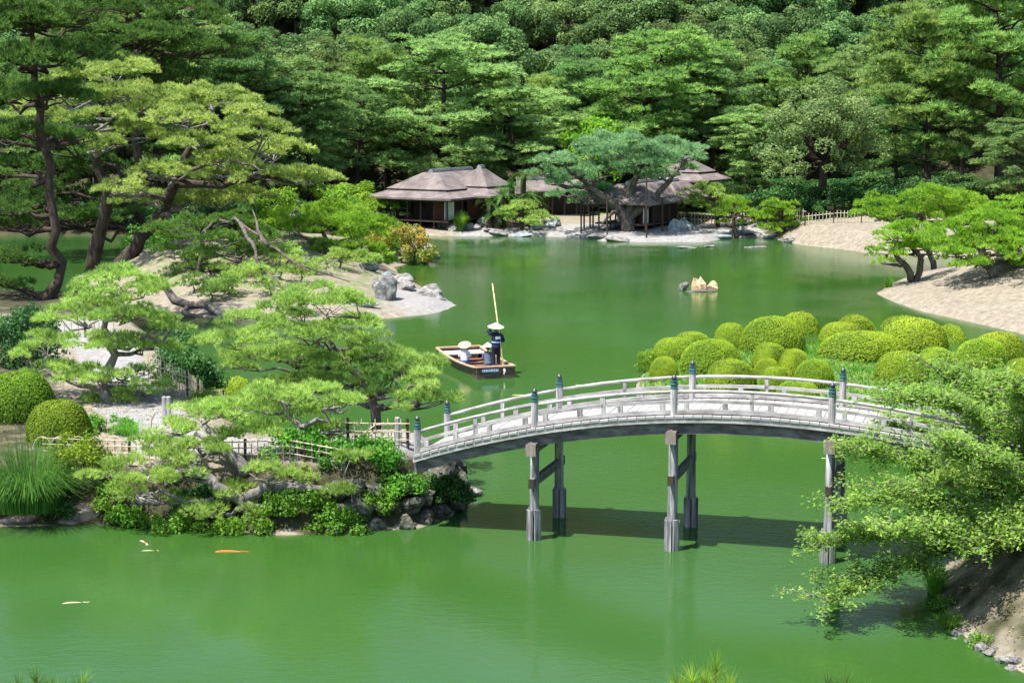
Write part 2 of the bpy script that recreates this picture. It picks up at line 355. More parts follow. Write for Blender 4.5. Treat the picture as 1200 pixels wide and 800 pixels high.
ISL = [wp(240,372), wp(300,373), wp(400,377), wp(470,372), wp(512,367), wp(537,358), wp(524,350), wp(500,338), wp(470,323), wp(463,313), wp(500,305), wp(515,296), wp(505,285),
       (-14,139), (-24,134), (-28.5,126), (-29,112), (-25,101), (-19.5,95)]
FAR = [(-120,146), (-30,146), (-12,147.5), wp(515,277), wp(600,276.5), wp(680,278), wp(700,282), wp(760,284), wp(830,283.5), wp(850,279), wp(900,278), wp(938,287), wp(1000,294), wp(1030,299),
       (31,126), (38,123), (44,120), (38,117.5), (29.5,116.5), wp(1075,322), wp(1045,332), wp(1026,344), wp(1050,355), wp(1080,365), wp(1140,378), wp(1200,392), (28,80), (38,76), (120,70), (120,420), (-120,420)]
AZA = [(5.3,71.5), (6.2,75), (8.5,78.5), (12,80), (17,80), (21.5,77), (27,73), (34,70), (120,66), (120,20), (60,22), (22,27), (12,32), wp(1200,790), wp(1150,762), wp(1112,732), wp(1094,695), (11.2,43), (14,46.5), (17,54), (16.5,60), (13,62.3), (8,62.8), (5.6,64.5), (4.9,68)]
def height(X, Y):
    X = np.asarray(X, float); Y = np.asarray(Y, float)
    nz = .06*np.sin(X*.9+Y*.31) + .05*np.sin(Y*1.3-X*.4) + .03*np.sin(X*2.7+1.3)*np.sin(Y*2.1)
    a = sdf(PEN, X, Y); b = sdf(ISL, X, Y); c = sdf(FAR, X, Y); e = sdf(AZA, X, Y)
    h = np.full(X.shape, -1.4)
    under = lambda d, w=3.0: -1.4*ss(0, w, -d) - .05
    ha = np.where(a > 0, (1.55 + .42*ss(-9,-4,X)*(1-ss(53,56,Y)))*ss(-.1, 1.5, a) + nz*ss(.5,2,a), under(a, 2.0)); h = np.maximum(h, ha)
    mound = 1.9*np.exp(-(((X+17)/9)**2 + ((Y-114)/13)**2))
    hb = np.where(b > 0, .28*ss(0, 1.2, b) + .6*ss(.5, 7, b) + mound*ss(0, 4, b) + nz*ss(.2,2,b), under(b, 6.0)); h = np.maximum(h, hb)
    right = ss(15, 24, X)*(1-ss(118,128,Y))
    hill = np.maximum(0, Y-182)*.52
    hc = np.where(c > 0, .35*ss(0, .8, c) + .5*ss(.5, 8, c) + right*1.3*ss(0, 9, c) + 1.0*ss(20,23,X)*ss(124,128,Y)*ss(0,2.6,c) + nz*ss(.2,2,c) + hill, under(c)); h = np.maximum(h, hc)
    near = (1-ss(46, 58, Y))
    he = np.where(e > 0, .45*ss(0, 1.0, e) + .25*ss(1, 6, e) + near*2.9*ss(0.2, 4.2, e) + nz*ss(.2,2,e), under(e, 2.5)); h = np.maximum(h, he)
    return h, a, b, c, e
def hz(x, y): return float(height(np.array([x]), np.array([y]))[0][0])
def on(px, py, z0=0.8):
    """the ground point that shows at this pixel"""
    z = z0
    for _ in range(12):
        p = W(px, py, z); z = .5*z + .5*max(hz(p[0], p[1]), -.2)
    p = W(px, py, z); return np.array((p[0], p[1], hz(p[0], p[1])))
def build_ground():
    xs = np.concatenate([np.arange(-118,-34,1.4), np.arange(-34,34,.4), np.arange(34,118,1.4)])
    ys = np.concatenate([np.arange(20,66,.32), np.arange(66,150,.6), np.arange(150,185,1.5), np.arange(185,420,6)])
    X, Y = np.meshgrid(xs, ys); h, a, b, c, e = height(X, Y)
    nx, ny = len(xs), len(ys)
    me = bpy.data.meshes.new('ground'); V = np.stack([X, Y, h], -1).reshape(-1,3)
    i = np.arange(nx*ny).reshape(ny, nx); Fq = np.stack([i[:-1,:-1], i[:-1,1:], i[1:,1:], i[1:,:-1]], -1).reshape(-1,4)
    me.vertices.add(len(V)); me.vertices.foreach_set('co', V.ravel().astype(np.float32))
    me.loops.add(Fq.size); me.loops.foreach_set('vertex_index', Fq.ravel().astype(np.int32))
    me.polygons.add(len(Fq)); me.polygons.foreach_set('loop_start', np.arange(0, Fq.size, 4, dtype=np.int32))
    me.update(calc_edges=True); me.polygons.foreach_set('use_smooth', [True]*len(Fq))
    g = np.zeros((ny, nx, 4)); g[..., 3] = 1
    # grass: azalea island, skirts of the wooded island, far lawns
    g[..., 0] = np.maximum(g[..., 0], ss(0,.6,e)*ss(56,60,Y)*.85)
    g[..., 0] = np.maximum(g[..., 0], ss(.5,3,b)*ss(-6,-9,X)*.42)
    g[..., 0] = np.maximum(g[..., 0], ss(155,160,Y)*(c > 0)*.6)
    # gravel: spit, path, beach under the great pine
    spit = np.exp(-(((X+4.8)/3.0)**2 + ((Y-98)/6.5)**2)); g[..., 1] = np.maximum(g[..., 1], spit)
    path = [(-2.2,49.0),(-6,49.3),(-10,50.2),(-11.6,54),(-13.2,58),(-15,64),(-17.2,71),(-20,78),(-30,80)]
    pd = np.full(X.shape, 1e9)
    for p, q in zip(path[:-1], path[1:]):
        ex, ey = q[0]-p[0], q[1]-p[1]; t = np.clip(((X-p[0])*ex+(Y-p[1])*ey)/(ex*ex+ey*ey), 0, 1); pd = np.minimum(pd, np.hypot(X-p[0]-t*ex, Y-p[1]-t*ey))
    g[..., 1] = np.maximum(g[..., 1], (1-ss(.8, 1.7, pd))*ss(.5,1.1,a))
    g[..., 1] = np.maximum(g[..., 1], ss(137,139,Y)*(1-ss(148,151,Y))*ss(-7,-3,X)*(1-ss(21,23,X)))
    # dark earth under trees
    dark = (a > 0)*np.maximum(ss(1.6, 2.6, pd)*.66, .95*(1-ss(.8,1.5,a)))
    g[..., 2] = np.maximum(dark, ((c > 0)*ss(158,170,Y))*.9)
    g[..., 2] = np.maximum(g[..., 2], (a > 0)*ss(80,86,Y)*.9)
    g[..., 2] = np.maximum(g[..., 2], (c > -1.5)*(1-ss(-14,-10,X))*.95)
    g[..., 2] = np.maximum(g[..., 2], (e > 0)*(1-ss(44,50,Y))*.5)  # cherry bank: litter tone, with dappled shade put into the ground colour
    g[..., 0] = np.maximum(g[..., 0], ss(.5,3,b)*.42*(X < -7))
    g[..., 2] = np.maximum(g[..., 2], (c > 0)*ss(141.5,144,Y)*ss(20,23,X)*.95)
    ca = me.color_attributes.new('kind', 'FLOAT_COLOR', 'POINT'); ca.data.foreach_set('color', g.reshape(-1).astype(np.float32))
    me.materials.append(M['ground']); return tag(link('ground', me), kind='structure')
build_ground()
tag(MB().add([(-150,10,0),(150,10,0),(150,160,0),(-150,160,0)], [(0,1,2,3)]).build('pond_water', M['water']), kind='structure')
def build_knoll():
    xs = np.arange(-40, 41, 2.0); ys = np.arange(-30, 26.1, 1.0); vs = []; fs = []
    for y in ys:
        for x in xs:
            vs.append((x, y, 10.3 - .44*max(0, y+1.5) + .25*math.sin(x*.7)*math.sin(y*.5) - .004*x*x))
    nx = len(xs)
    for j in range(len(ys)-1):
        for i in range(nx-1): fs.append((j*nx+i, j*nx+i+1, (j+1)*nx+i+1, (j+1)*nx+i))
    o = MB().add(vs, fs).build('knoll', noise_mix('knoll_earth', (.07,.055,.035), (.12,.13,.05), .8), smooth=True); tag(o, kind='structure')
build_knoll()

# ------------------------------------------------------------------ bridge
B0 = W(626, 631); B2 = W(970, 658); _u = (B2-B0); _u[2] = 0
BU = _u/np.linalg.norm(_u); BN = np.array((-BU[1], BU[0], 0.)); BW = 2.55
if BN[1] < 0: BN = -BN
T2 = float(np.dot(B2-B0, BU)); T1 = float(np.dot(W(787,644)-B0, BU))
TA, TE = -3.45, 15.2; TM = (TA+TE)/2
def zd(t): return 3.72 - (3.72-2.12)*((t-TM)/(TM-TA))**2
def bp(t, n=0., z=0.): return B0 + BU*t + BN*n + np.array((0,0,z))
def arc(t, n, dz): return bp(t, n, zd(t)+dz)
ZU = np.array((0,0,1.))
bridge = thing('arched_bridge', 'arched weathered grey wooden footbridge with bronze capped railing posts', 'bridge', tuple(bp(0,0,0)))
def build_bridge():
    BO = ORG(bridge)
    # deck planks, one by one
    n = 74; w = (TE-TA)/n
    pl = MB().box((0,0,0), (w-.016, BW+.34, .06)).mesh('deck_plank', M['wood'])
    for i in range(n):
        t = TA + (i+.5)*w; sl = math.atan2(zd(t+.1)-zd(t-.1), .2)
        o = link('deck_plank', pl, bridge); o.location = tuple(arc(t, BW/2, -.03) - BO + np.array((0,0,random.uniform(-.006,.006))))
        o.rotation_euler = (0, -sl, math.atan2(BU[1], BU[0]))
    ts = np.linspace(TA, TE, 41)
    def curved(name, nn, dz, w_, h_, mat, t0=TA, t1=TE, k=40):
        mb = MB(); tt = np.linspace(t0, t1, k+1); vs = []
        for t in tt:
            for a, b in ((-1,-1),(1,-1),(1,1),(-1,1)): vs.append(arc(t, nn + a*w_/2, dz + b*h_/2))
        fs = [(i*4+j, i*4+(j+1)%4, i*4+4+(j+1)%4, i*4+4+j) for i in range(k) for j in range(4)] + [(3,2,1,0), (k*4, k*4+1, k*4+2, k*4+3)]
        return mb.add(vs, fs).build(name, mat, bridge)
    curved('deck_light_block', BW/2, -.074, BW+.1, .02, M['wood_dark'])  # added sheet that stops sun slits between the planks, keeps the shadow solid
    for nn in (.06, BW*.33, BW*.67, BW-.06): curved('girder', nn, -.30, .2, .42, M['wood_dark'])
    for nn in (-.12, BW+.12): curved('edge_board', nn, -.125, .05, .13, M['wood'])
    bents = [0, T1, T2, T2+ (T2-T1)*.97]
    newels = [TA+.08] + bents + [TE-.08]
    lab = 0
    for side, nn in ((0, .02), (1, BW-.02)):
        for t0, t1 in zip(newels[:-1], newels[1:]):
            g = .09
            curved('sill_rail', nn, .085, .12, .11, M['wood'], t0+g, t1-g, 10)
            curved('middle_rail', nn, .345, .075, .085, M['wood'], t0+g, t1-g, 10)
            mb = MB(); tt = np.linspace(t0+g, t1-g, 12); mb.tube([arc(t, nn, .615) for t in tt], .045, 8); mb.build('top_rail', M['wood'], bridge, True)
            for q, f in enumerate((.08, .33, .62, .92)):
                t = t0 + (t1-t0)*f
                MB().box(arc(t, nn, .222), (.13, .10, .165), (BU, BN, ZU)).build('rail_block', M['wood_post'], bridge)
            t = (t0+t1)/2
            MB().box(arc(t, nn, .345), (.10, .075, .44), (BU, BN, ZU)).build('baluster', M['wood_post'], bridge)
        for t in newels:
            c = arc(t, nn, 0)
            MB().lathe(c + ZU*-.05, [(.098,0),(.098,.74),(.09,.76)], 14).build('newel_post', M['wood_post'], bridge)
            f = MB().lathe(c + ZU*.70, [(.103,0),(.106,.03),(.098,.035),(.098,.10),(.106,.105),(.106,.13),(.09,.14),(.085,.19),(.1,.2),(.1,.215),(.06,.225)], 14).build('finial', M['bronze'], bridge)
            MB().lathe(c + ZU*.92, [(.055,0),(.072,.03),(.078,.06),(.066,.095),(.035,.125),(.012,.155),(.0,.16)], 12).build('finial_bud', M['bronze_tip'], f, True)
    for t in bents:
        zb = zd(t) - .42
        MB().beam(bp(t, -.32, zb-.11), bp(t, BW+.32, zb-.11), .24, .26).build('cross_beam', M['wood_dark'], bridge)
        for nn in (-.345, BW+.345):
            s = -1 if nn < 0 else 1
            c = bp(t, nn, zb-.11); mb = MB(); a = .14
            pr = [(-a,-.19),(a,-.19),(a,.12),(0,.2),(-a,.12)]
            vs = [c + BU*x + ZU*z + BN*s*d for d in (-.02,.03) for x, z in pr]
            mb.add(vs, [(0,1,2,3,4),(9,8,7,6,5)] + [(i,(i+1)%5,5+(i+1)%5,5+i) for i in range(5)]).build('beam_end_cover', M['wood_brown'], bridge)
        for nn, s in ((.05,-1), (BW-.05,1)):
            top = bp(t, nn, zb-.2); bot = bp(t, nn + s*.12, -1.3)
            d = top-bot
            mb = MB(); k = 7
            mb.tube([bot + d*i/k for i in range(k+1)], [.15-.03*i/k for i in range(k+1)], 10); mb.build('pile', M['wood_pile'], bridge, True)
            # sleeve of boards round the foot
            fc = bot + d*((.02+1.3)/d[2])
            for q in range(6):
                a = 2*math.pi*q/6 + .26; off = BU*math.cos(a)*.175 + BN*math.sin(a)*.175; tang = -BU*math.sin(a) + BN*math.cos(a)
                MB().box(fc + off + ZU*(.22 + .02*((q*7)%3)), (.15, .045, 1.15), (tang, off/.175, ZU)).build('pile_sleeve_board', M['wood_pile'], bridge)
        zt = zb*.60
        MB().beam(bp(t, -.32, zt), bp(t, BW+.32, zt), .13, .24).build('tie_beam', M['wood_dark'], bridge)
        for nn in (-.33, BW+.33):
            MB().box(bp(t, nn, zt), (.15,.02,.26), (BU,BN,ZU)).build('tie_end_cap', M['house_wood'], bridge)
build_bridge()

# ------------------------------------------------------------------ tree builders
def wiggle(a, b, k, amp, sag=0.):
    a = np.array(a, float); b = np.array(b, float); L = np.linalg.norm(b-a); out = []
    for i in range(k+1):
        t = i/k; p = a + (b-a)*t
        if 0 < i < k: p = p + RNG.normal(0, amp*L, 3)*np.array((1,1,.6))
        p[2] += sag*L*math.sin(math.pi*t); out.append(p)
    return out
def pad_tufts(c, rx, ry, rz, rc, dens, k, L, w, spread, droop=.15):
    """a cushion of needle tufts: lumps over an elliptical plate"""
    m = max(3, int(1.5*rx*ry/(rc*rc))); r = np.sqrt(RNG.uniform(0,1,m)); a = RNG.uniform(0, 2*math.pi, m)
    S = np.stack([c[0] + rx*r*np.cos(a), c[1] + ry*r*np.sin(a), c[2] + rz*(1-r**2)*RNG.uniform(.6,1.1,m) - droop*rx*r**2 + RNG.normal(0,.12*rz,m)], 1)
    tb = RNG.uniform(.2,.8,m)
    q = max(4, int(dens*rc*rc*6)); n = m*q
    d = rdirs(n); d[:,2] = np.where(d[:,2] < -.15, -d[:,2]*.6, d[:,2]); d = unit(d)
    C = np.repeat(S, q, 0) + d*np.array((1,1,.55))*rc*RNG.uniform(.55,1,(n,1))
    Dv = unit(d + np.array((0,0,.7)))
    return tufts(C, Dv, k, L, w, spread, np.repeat(tb, q) + RNG.normal(0,.15,n))
def seg_nearest(p, trunks):
    best = None
    for tr, rad in trunks:
        for i in range(len(tr)-1):
            for f in (0,.33,.66,1):
                q = tr[i]*(1-f) + tr[i+1]*f; rr = rad[i]*(1-f)+rad[i+1]*f
                dd = np.linalg.norm((q-p)*np.array((1,1,1.2))) + (6*max(0, q[2]-p[2]+.05)) + (1.0 if i == 0 else 0)
                if best is None or dd < best[0]: best = (dd, q, rr)
    return best[1], best[2]
def niwaki(name, label, cat, trunks, pads, needle, bark='bark', rc=.34, dens=52, k=12, L=.17, w=.02, spread=.45, br=.07, group=None, twig=True, bamp=.09, bark2=None):
    """trained pine: trunk lines, foliage cushions, crooked boughs joining them"""
    base = trunks[0][0][0]; t = thing(name, label, cat, tuple(base), group)
    mb = MB()
    for tr, rad in trunks:
        pts = [tr[0]]; rr = [rad[0]]
        for i in range(len(tr)-1):
            w_ = wiggle(tr[i], tr[i+1], 3, .05); pts += w_[1:]; rr += [rad[i] + (rad[i+1]-rad[i])*(j/3) for j in (1,2,3)]
        rr = [r*random.uniform(.9,1.12) for r in rr]
        mb.tube(pts, rr, 10)
    mb.build('trunk', M[bark], t, True)
    mb = MB(); parts = []
    for (c, rx, ry, rz) in pads:
        q, r0 = seg_nearest(c, trunks); r0 = min(r0*.75, br*1.3); end = c - np.array((0,0,rz*.35))
        if np.linalg.norm(end-q) < .05: end = end + .1
        pts = wiggle(q, end, 6, bamp, -.03); mb.tube(pts, [r0*(1-.75*i/6) for i in range(7)], 7)
        if twig:
            for _ in range(5):
                a = random.uniform(0, 6.28); s = pts[random.choice((3,4,5))]
                e = c + np.array((math.cos(a)*rx*.75, math.sin(a)*ry*.75, -rz*.1)); pp = wiggle(s, e, 3, .1); mb.tube(pp, [r0*.4, r0*.33, r0*.25, r0*.12], 5)
        parts.append(pad_tufts(c, rx, ry, rz, rc, dens, k, L, w, spread))
    mb.build('branches', M[bark2 or bark], t, True)
    crown_obj('crown', parts, 3, M[needle], t, base); return t
def pxpads(lst, D, jit, s=None, flat=.30, hwk=.98, fill=0):
    """foliage cushions surveyed from the photograph: (px, py, half width px[, depth offset])"""
    out = []
    for e in lst:
        px, py, hw = e[:3]; d = D + (e[3] if len(e) > 3 else random.uniform(-jit, jit)); c = P(px, py, d); r = hw*d/FPX*hwk
        out.append((c, r, r*random.uniform(.75,1.1), r*flat*random.uniform(.8,1.15)))
        for _ in range(fill):
            q = r*random.uniform(.5,.75); c2 = c + np.array((random.uniform(-.9,.9)*r, random.uniform(-1.2,1.2)*r, random.uniform(-.35,.3)*r)); out.append((c2, q, q, q*flat))
    return out
def V3(*l): return [np.array(p, float) for p in l]

# prototypes for the wood ------------------------------------------------
def proto_pine(H, spreadr, needle, nlev=9, feather=False, crown0=.3, dens=1.0):
    t = thing('pine_tree', 'pine', 'tree', (0,0,-200)); O = np.array((0,0,-200.))
    lean = RNG.normal(0,.05,2)*H
    trunk = [np.array((lean[0]*f + .012*H*math.sin(5*f+lean[0]), lean[1]*f, H*f)) for f in np.linspace(0,1,9)]
    mb = MB(); mb.tube([p+O for p in trunk], [.28*(1-.85*f)*H/15 for f in np.linspace(0,1,9)], 8); parts = []
    for lv in range(nlev):
        f = min(1, crown0 + (1-crown0)*(lv/(nlev-1))**.9 + (random.uniform(-.03,.03) if lv < nlev-1 else 0)); zf = (f-crown0)/(1-crown0)
        Rr = spreadr*(.28 + .72*math.sin(math.pi*min(1,(.30+.70*zf)))**.8)*random.uniform(.85,1.1)
        if zf > .95: Rr *= .5
        i = f*8; i0 = min(7,int(i)); c0 = trunk[i0]*(1-(i-i0)) + trunk[i0+1]*(i-i0)
        nb = 5 if lv < nlev-1 else 3; a0 = random.uniform(0,6.28)
        for b in range(nb):
            if random.random() < .12: continue
            a = a0 + 6.283*b/nb + random.uniform(-.35,.35); Lb = Rr*random.uniform(.65,1.1); up = random.uniform(-.05,.5) if not feather else random.uniform(.2,.7)
            e = c0 + np.array((math.cos(a)*Lb, math.sin(a)*Lb, Lb*up))
            pts = wiggle(c0, e, 4, .05); mb.tube([p+O for p in pts], [.09*H/15*(1-.2*j) for j in range(5)], 5)
            for q in ((.55,.8,1.0) if Lb > 2 else (.9,)):
                c = c0 + (e-c0)*q + RNG.normal(0,.35,3); pr = (.6+.65*random.random())*(.75+.25*q)*(1.0 if not feather else .85)
                parts.append(pad_tufts(c, pr*1.2, pr*1.2, .55*pr if not feather else .8*pr, .5, 9*dens, 8, .36 if not feather else .46, .085, .6 if not feather else .4, .12))
    mb.build('trunk', M['bark_dark'], t, True); crown_obj('crown', parts, 3, M[needle], t, (0,0,0)); return t
def proto_broad(H, r, leaf, nl=46, lr=1.35, leafL=.5, n=150, trunkh=.35, name='broadleaf_tree'):
    t = thing(name, 'tree', 'tree', (0,0,-200)); O = np.array((0,0,-200.)); mb = MB()
    mb.tube([O, O+np.array((.1,0,H*.35)), O+np.array((-.1,.1,H*.7))], [.035*H, .025*H, .012*H], 8)
    parts = []; cz = H*(trunkh+1)/2; rz = H*(1-trunkh)/2
    for i in range(nl):
        d = rdirs(1)[0]
        if d[2] < -.5: d[2] *= -.8
        rr = RNG.uniform(.55,1.0)
        c = np.array((0,0,cz)) + d*np.array((r,r,rz))*rr; q = lr*random.uniform(.6,1.25)
        if i % 5 == 0: mb.tube([O+np.array((0,0,H*.4)), O+(c+np.array((0,0,H*.4)))/2+RNG.normal(0,.2,3), O+c], [.014*H,.009*H,.004*H], 5)
        m = int(n*q*q/(lr*lr)); dd = unit(rdirs(m) + np.array((0,0,.35))); C = c + dd*q*RNG.uniform(.7,1.05,(m,1))*np.array((1,1,.8))
        parts.append(leaves(C, unit(dd + .75*rdirs(m)), leafL, leafL*.62, RNG.uniform(.2,.8) + RNG.normal(0,.13,m)))
    mb.build('trunk', M['bark_dark'], t, True); crown_obj('crown', parts, 4, M[leaf], t, (0,0,0)); return t
PINES = [proto_pine(16, 4.6, 'needle_far', 10), proto_pine(16, 5.2, 'needle_far', 9, crown0=.25), proto_pine(16, 4.0, 'needle_far', 10, crown0=.35), proto_pine(16, 5.6, 'needle_far', 8, crown0=.4)]
FEATH = [proto_pine(17, 4.4, 'needle_feather', 11, True, .22), proto_pine(17, 5.0, 'needle_feather', 10, True, .25)]
BROAD = [proto_broad(10, r, 'leaf_hill', 64, 1.15, .33, 250, th) for r, th in ((4.6,.2),(4.2,.15),(5.2,.25),(4.8,.1))]
PALE = proto_broad(12, 5.0, 'leaf_pale', 150, .85, .25, 170, .05, 'broadleaf_tree')
LIME = proto_broad(7, 4.0, 'leaf_lime', 50, 1.0, .4, 140, .1, 'broadleaf_tree')
used = set()
def plant(pro, x, y, H, Hp, wid=1.0, label='', group=None, rz=None):
    s = H/Hp; z = hz(x, y) - .15; rz = random.uniform(0,6.28) if rz is None else rz
    if pro.name in used: return copy_tree(pro, (x,y,z), rz, (s*wid,s*wid,s), label, group)
    used.add(pro.name); pro.location = (x,y,z); pro.rotation_euler[2] = rz; pro.scale = (s*wid,s*wid,s); pro['label'] = label
    if group: pro['group'] = group
    return pro
def ytop(D, py): return CAMZ + D*math.tan(-PITCH + math.atan((400-py)/FPX))
def ptree(pro, Hp, px, pytop, wpx, D, natw, label, group=None):
    x = (px-600)/FPX*D*math.cos(0)/1.0; g = hz(x, D); H = ytop(D, pytop) - g; s = H/Hp; wid = (wpx*D/FPX)/(natw*s)
    return plant(pro, x, D, H, Hp, wid, label, group)
UNDER = []
rows = [
 (PINES[0],16,205,28,120,160,9.5,'tall green pine rising behind the wide crowned island pine'),
 (PINES[1],16,285,48,150,158,10.5,'broad layered pine behind the island pine, its boughs in flat tiers'),
 (PINES[2],16,362,78,120,156,8.5,'mid green pine left of the tea house, behind the stone lantern'),
 (PINES[3],16,420,108,120,162,11,'pine with a bare lower trunk directly behind the tea house hip roof'),
 (PINES[1],16,520,52,210,166,10.5,'largest dark layered pine standing behind the tea house ridge'),
 (PINES[0],16,610,88,150,164,9.5,'dark green pine behind the low corridor roof'),
 (FEATH[0],17,745,48,170,168,9,'feathery upright pine behind the blue green garden pine'),
 (PINES[3],16,832,70,130,170,11,'layered pine behind the pavilion with the pyramid roof'),
 (PINES[2],16,884,128,90,160,8.5,'slim dark pine just right of the pavilion roof'),
 (PINES[1],16,1045,112,110,157,10.5,'dark pine between the pale round tree and the tall feathery pines'),
 (FEATH[1],17,1085,8,160,152,10,'tall feathery pine beside the dark pine, behind the clipped bank pines'),
 (FEATH[0],17,1172,-25,190,150,9,'tallest feathery pine above the clipped pines of the right bank'),
 (PINES[0],16,1195,140,90,140,9.5,'dark trunked pine on the rise behind the right bank'),
]
for pro, Hp, px, py, wpx, D, nw, lab in rows: ptree(pro, Hp, px, py, wpx, D, nw, lab)
ptree(PALE,12,962,90,165,147,11,'pale green round broadleaf tree behind the far bank fence')
ptree(LIME,7,697,134,105,163,9,'bright lime broadleaf tree above the blue green garden pine')
ptree(LIME,7,415,212,80,152,9,'lime green low tree beside the left end of the tea house')
ptree(PALE,12,505,178,60,160,11,'small pale green tree showing above the tea house ridge')
ptree(PALE,12,570,186,60,163,11,'small olive green tree behind the tea house peak')
ptree(LIME,7,360,190,70,150,9,'yellow green tree behind the stone lantern pine')
for i in range(64):
    x = -30 + (i%32)*2.5 + random.uniform(-.8,.8); y = (163 if i < 32 else 172) + random.uniform(-3,4) + (0 if x < 20 else -9)
    UNDER.append((x, y))
# wood behind and hillside
def wood():
    pts = []
    def ok(x, y, r): return all((x-a)**2 + (y-b)**2 > r*r for a, b in pts)
    for y0, y1, n, r in ((170,184,26,6.2), (186,262,240,4.6)):
        tries = 0; c = 0
        while c < n and tries < 6000:
            tries += 1; y = random.uniform(y0, y1); x = random.uniform(-.34*y-4, .34*y+4)
            if not ok(x, y, r): continue
            pts.append((x, y)); c += 1
            if y < 184:
                pro = random.choice(PINES + FEATH + BROAD[:1]); Hp = 16 if pro in PINES else (17 if pro in FEATH else 10)
                H = random.uniform(13,17) if Hp > 10 else random.uniform(9,12)
                lab = {'p':'green layered pine standing in the wood at the foot of the hill','f':'feathery green pine standing in the wood at the foot of the hill','b':'dark broadleaf tree in the wood at the foot of the hill'}['p' if pro in PINES else ('f' if pro in FEATH else 'b')]
                plant(pro, x, y, H, Hp, random.uniform(.9,1.2), lab, 'trees at the foot of the hill')
            else:
                pro = random.choice(BROAD); plant(pro, x, y, random.uniform(8,12.5), 10, random.uniform(.85,1.15), 'dark green rounded broadleaf tree in the dense wood on the hillside', 'broadleaf trees on the hillside')
    for i in range(22): UNDER.append((-66 + i*2.5 + random.uniform(-.5,.5), 147.6 + random.uniform(-.3,1.0)))
    for i in range(10): UNDER.append((21 + i*2.2, 146 + random.uniform(-1,2.5)))
    # left far shore, half hidden by the island pine
    for i in range(16):
        x = -62 + i*2.75 + random.uniform(-.8,.8); y = random.uniform(149,158)
        pro = random.choice(PINES[:3]+FEATH); plant(pro, x, y, random.uniform(13,18), 16 if pro in PINES else 17, random.uniform(.9,1.15), 'tall pine on the far shore beyond the wooded island', 'pines on the far shore beyond the island')
wood()
for x, y in ((24,196),(27.5,203),(31.5,198),(28,211),(22,206),(34,206),(19,200),(25,219),(32,216),(15,208),(38,213)): plant(BROAD[int(x)%4], x, y, random.uniform(9,12), 10, 1.05, 'dark green rounded broadleaf tree in the dense wood on the hillside', 'broadleaf trees on the hillside')
for p in PINES + FEATH + BROAD + [PALE, LIME]:
    if p.name not in used:
        for ch in CH.get(p.name, []): bpy.data.objects.remove(ch)
        bpy.data.objects.remove(p)

# ------------------------------------------------------------------ trained pines
def gp(px, py, D): return P(px, py, D)
def ground_at(px, D, dz=-.1):
    x = (px-600)/FPX*(D*math.cos(PITCH)+ .0) ; x = P(px, 480, D)[0]; return np.array((x, D, hz(x, D)+dz))
# pine on the bank behind the near fence
niwaki('trained_pine', 'lime green trained pine leaning over the pond behind the bamboo fence', 'tree',
    [(V3(ground_at(436,52.0), P(440,478,52.0), P(428,452,52.2), P(405,420,52.6), P(380,392,53)), [.17,.15,.13,.09,.05]),
     (V3(P(432,462,52.1), P(462,455,52), P(495,452,51.8)), [.1,.07,.04]),
     (V3(P(415,432,52.4), P(350,430,52.8), P(290,408,53.2)), [.1,.07,.04])],
    pxpads([(372,350,50),(401,357,36),(335,357,32),(286,374,36),(322,388,34),(266,400,38),(300,414,44),(407,381,46),(368,396,44),(346,418,42),(390,427,44),(438,411,36),(473,424,36),(508,425,22),(459,442,40),(500,446,32),(511,466,24),(480,468,34),(400,449,38),(361,448,40),(322,455,36),(430,395,28),(272,430,28),(345,372,30),(452,462,26)], 52.6, 1.9, hwk=.98, flat=.26), 'needle_lime', 'bark')
# two-trunked pine in front of the fence
niwaki('trained_pine', 'crooked trained pine in front of the bamboo fence, bough ends lopped pale', 'tree',
    [(V3(ground_at(287,47.3), P(283,545,47.3), P(262,528,47.4), P(252,512,47.5), P(240,498,47.6)), [.22,.2,.15,.11,.07]),
     (V3(ground_at(352,47.6), P(356,522,47.7), P(352,500,47.8), P(338,486,47.9), P(330,470,48)), [.17,.14,.12,.09,.06])],
    pxpads([(255,482,42),(205,503,36),(228,482,34),(287,501,42),(310,463,40),(366,462,42),(400,474,34),(342,480,40),(392,503,38),(376,516,30),(325,500,34),(180,520,28),(300,478,32)], 47.9, 1.0, hwk=.9, flat=.25), 'needle_lime', 'bark_grey')
# low sprawling pine over the water
niwaki('trained_pine', 'low sprawling pine with twisted grey boughs spreading over the rocky bank', 'tree',
    [(V3(ground_at(288,46.6), P(284,585,46.6), P(262,575,46.5), P(240,556,46.4), P(215,552,46.3), P(178,558,46.2)), [.2,.18,.16,.13,.09,.05]),
     (V3(P(284,585,46.6), P(308,572,46.5), P(335,570,46.4), P(365,572,46.3), P(400,578,46.2)), [.17,.16,.14,.1,.05])],
    pxpads([(230,527,46),(186,535,38),(155,541,30),(212,558,44),(168,563,32),(148,580,28),(266,572,26),(350,558,40),(310,556,36),(237,600,34),(279,611,26),(312,590,36),(368,592,34),(415,574,28),(405,534,28),(200,585,28),(120,556,26)], 46.5, .8, hwk=.9, flat=.26), 'needle_lime', 'bark_grey')
# pine left, by the path
niwaki('trained_pine', 'layered trained pine beside the gravel path with clipped domes at its foot', 'tree',
    [(V3(ground_at(122,58), P(128,470,58), P(118,445,58), P(135,415,58.1), P(122,385,58.2), P(135,352,58.3)), [.24,.21,.18,.15,.12,.07]),
     (V3(P(124,455,58), P(95,452,57.8), P(60,440,57.6)), [.13,.09,.05])],
    pxpads([(142,331,52),(172,342,34),(110,350,34),(86,368,42),(125,365,40),(172,372,42),(50,396,28),(100,400,36),(142,402,38),(182,405,32),(24,413,22),(66,436,40),(100,440,30),(132,446,32),(158,440,30),(132,464,38),(180,455,22),(200,385,24)], 58, 1.7, hwk=1.0, flat=.28), 'needle_lime', 'bark_grey')
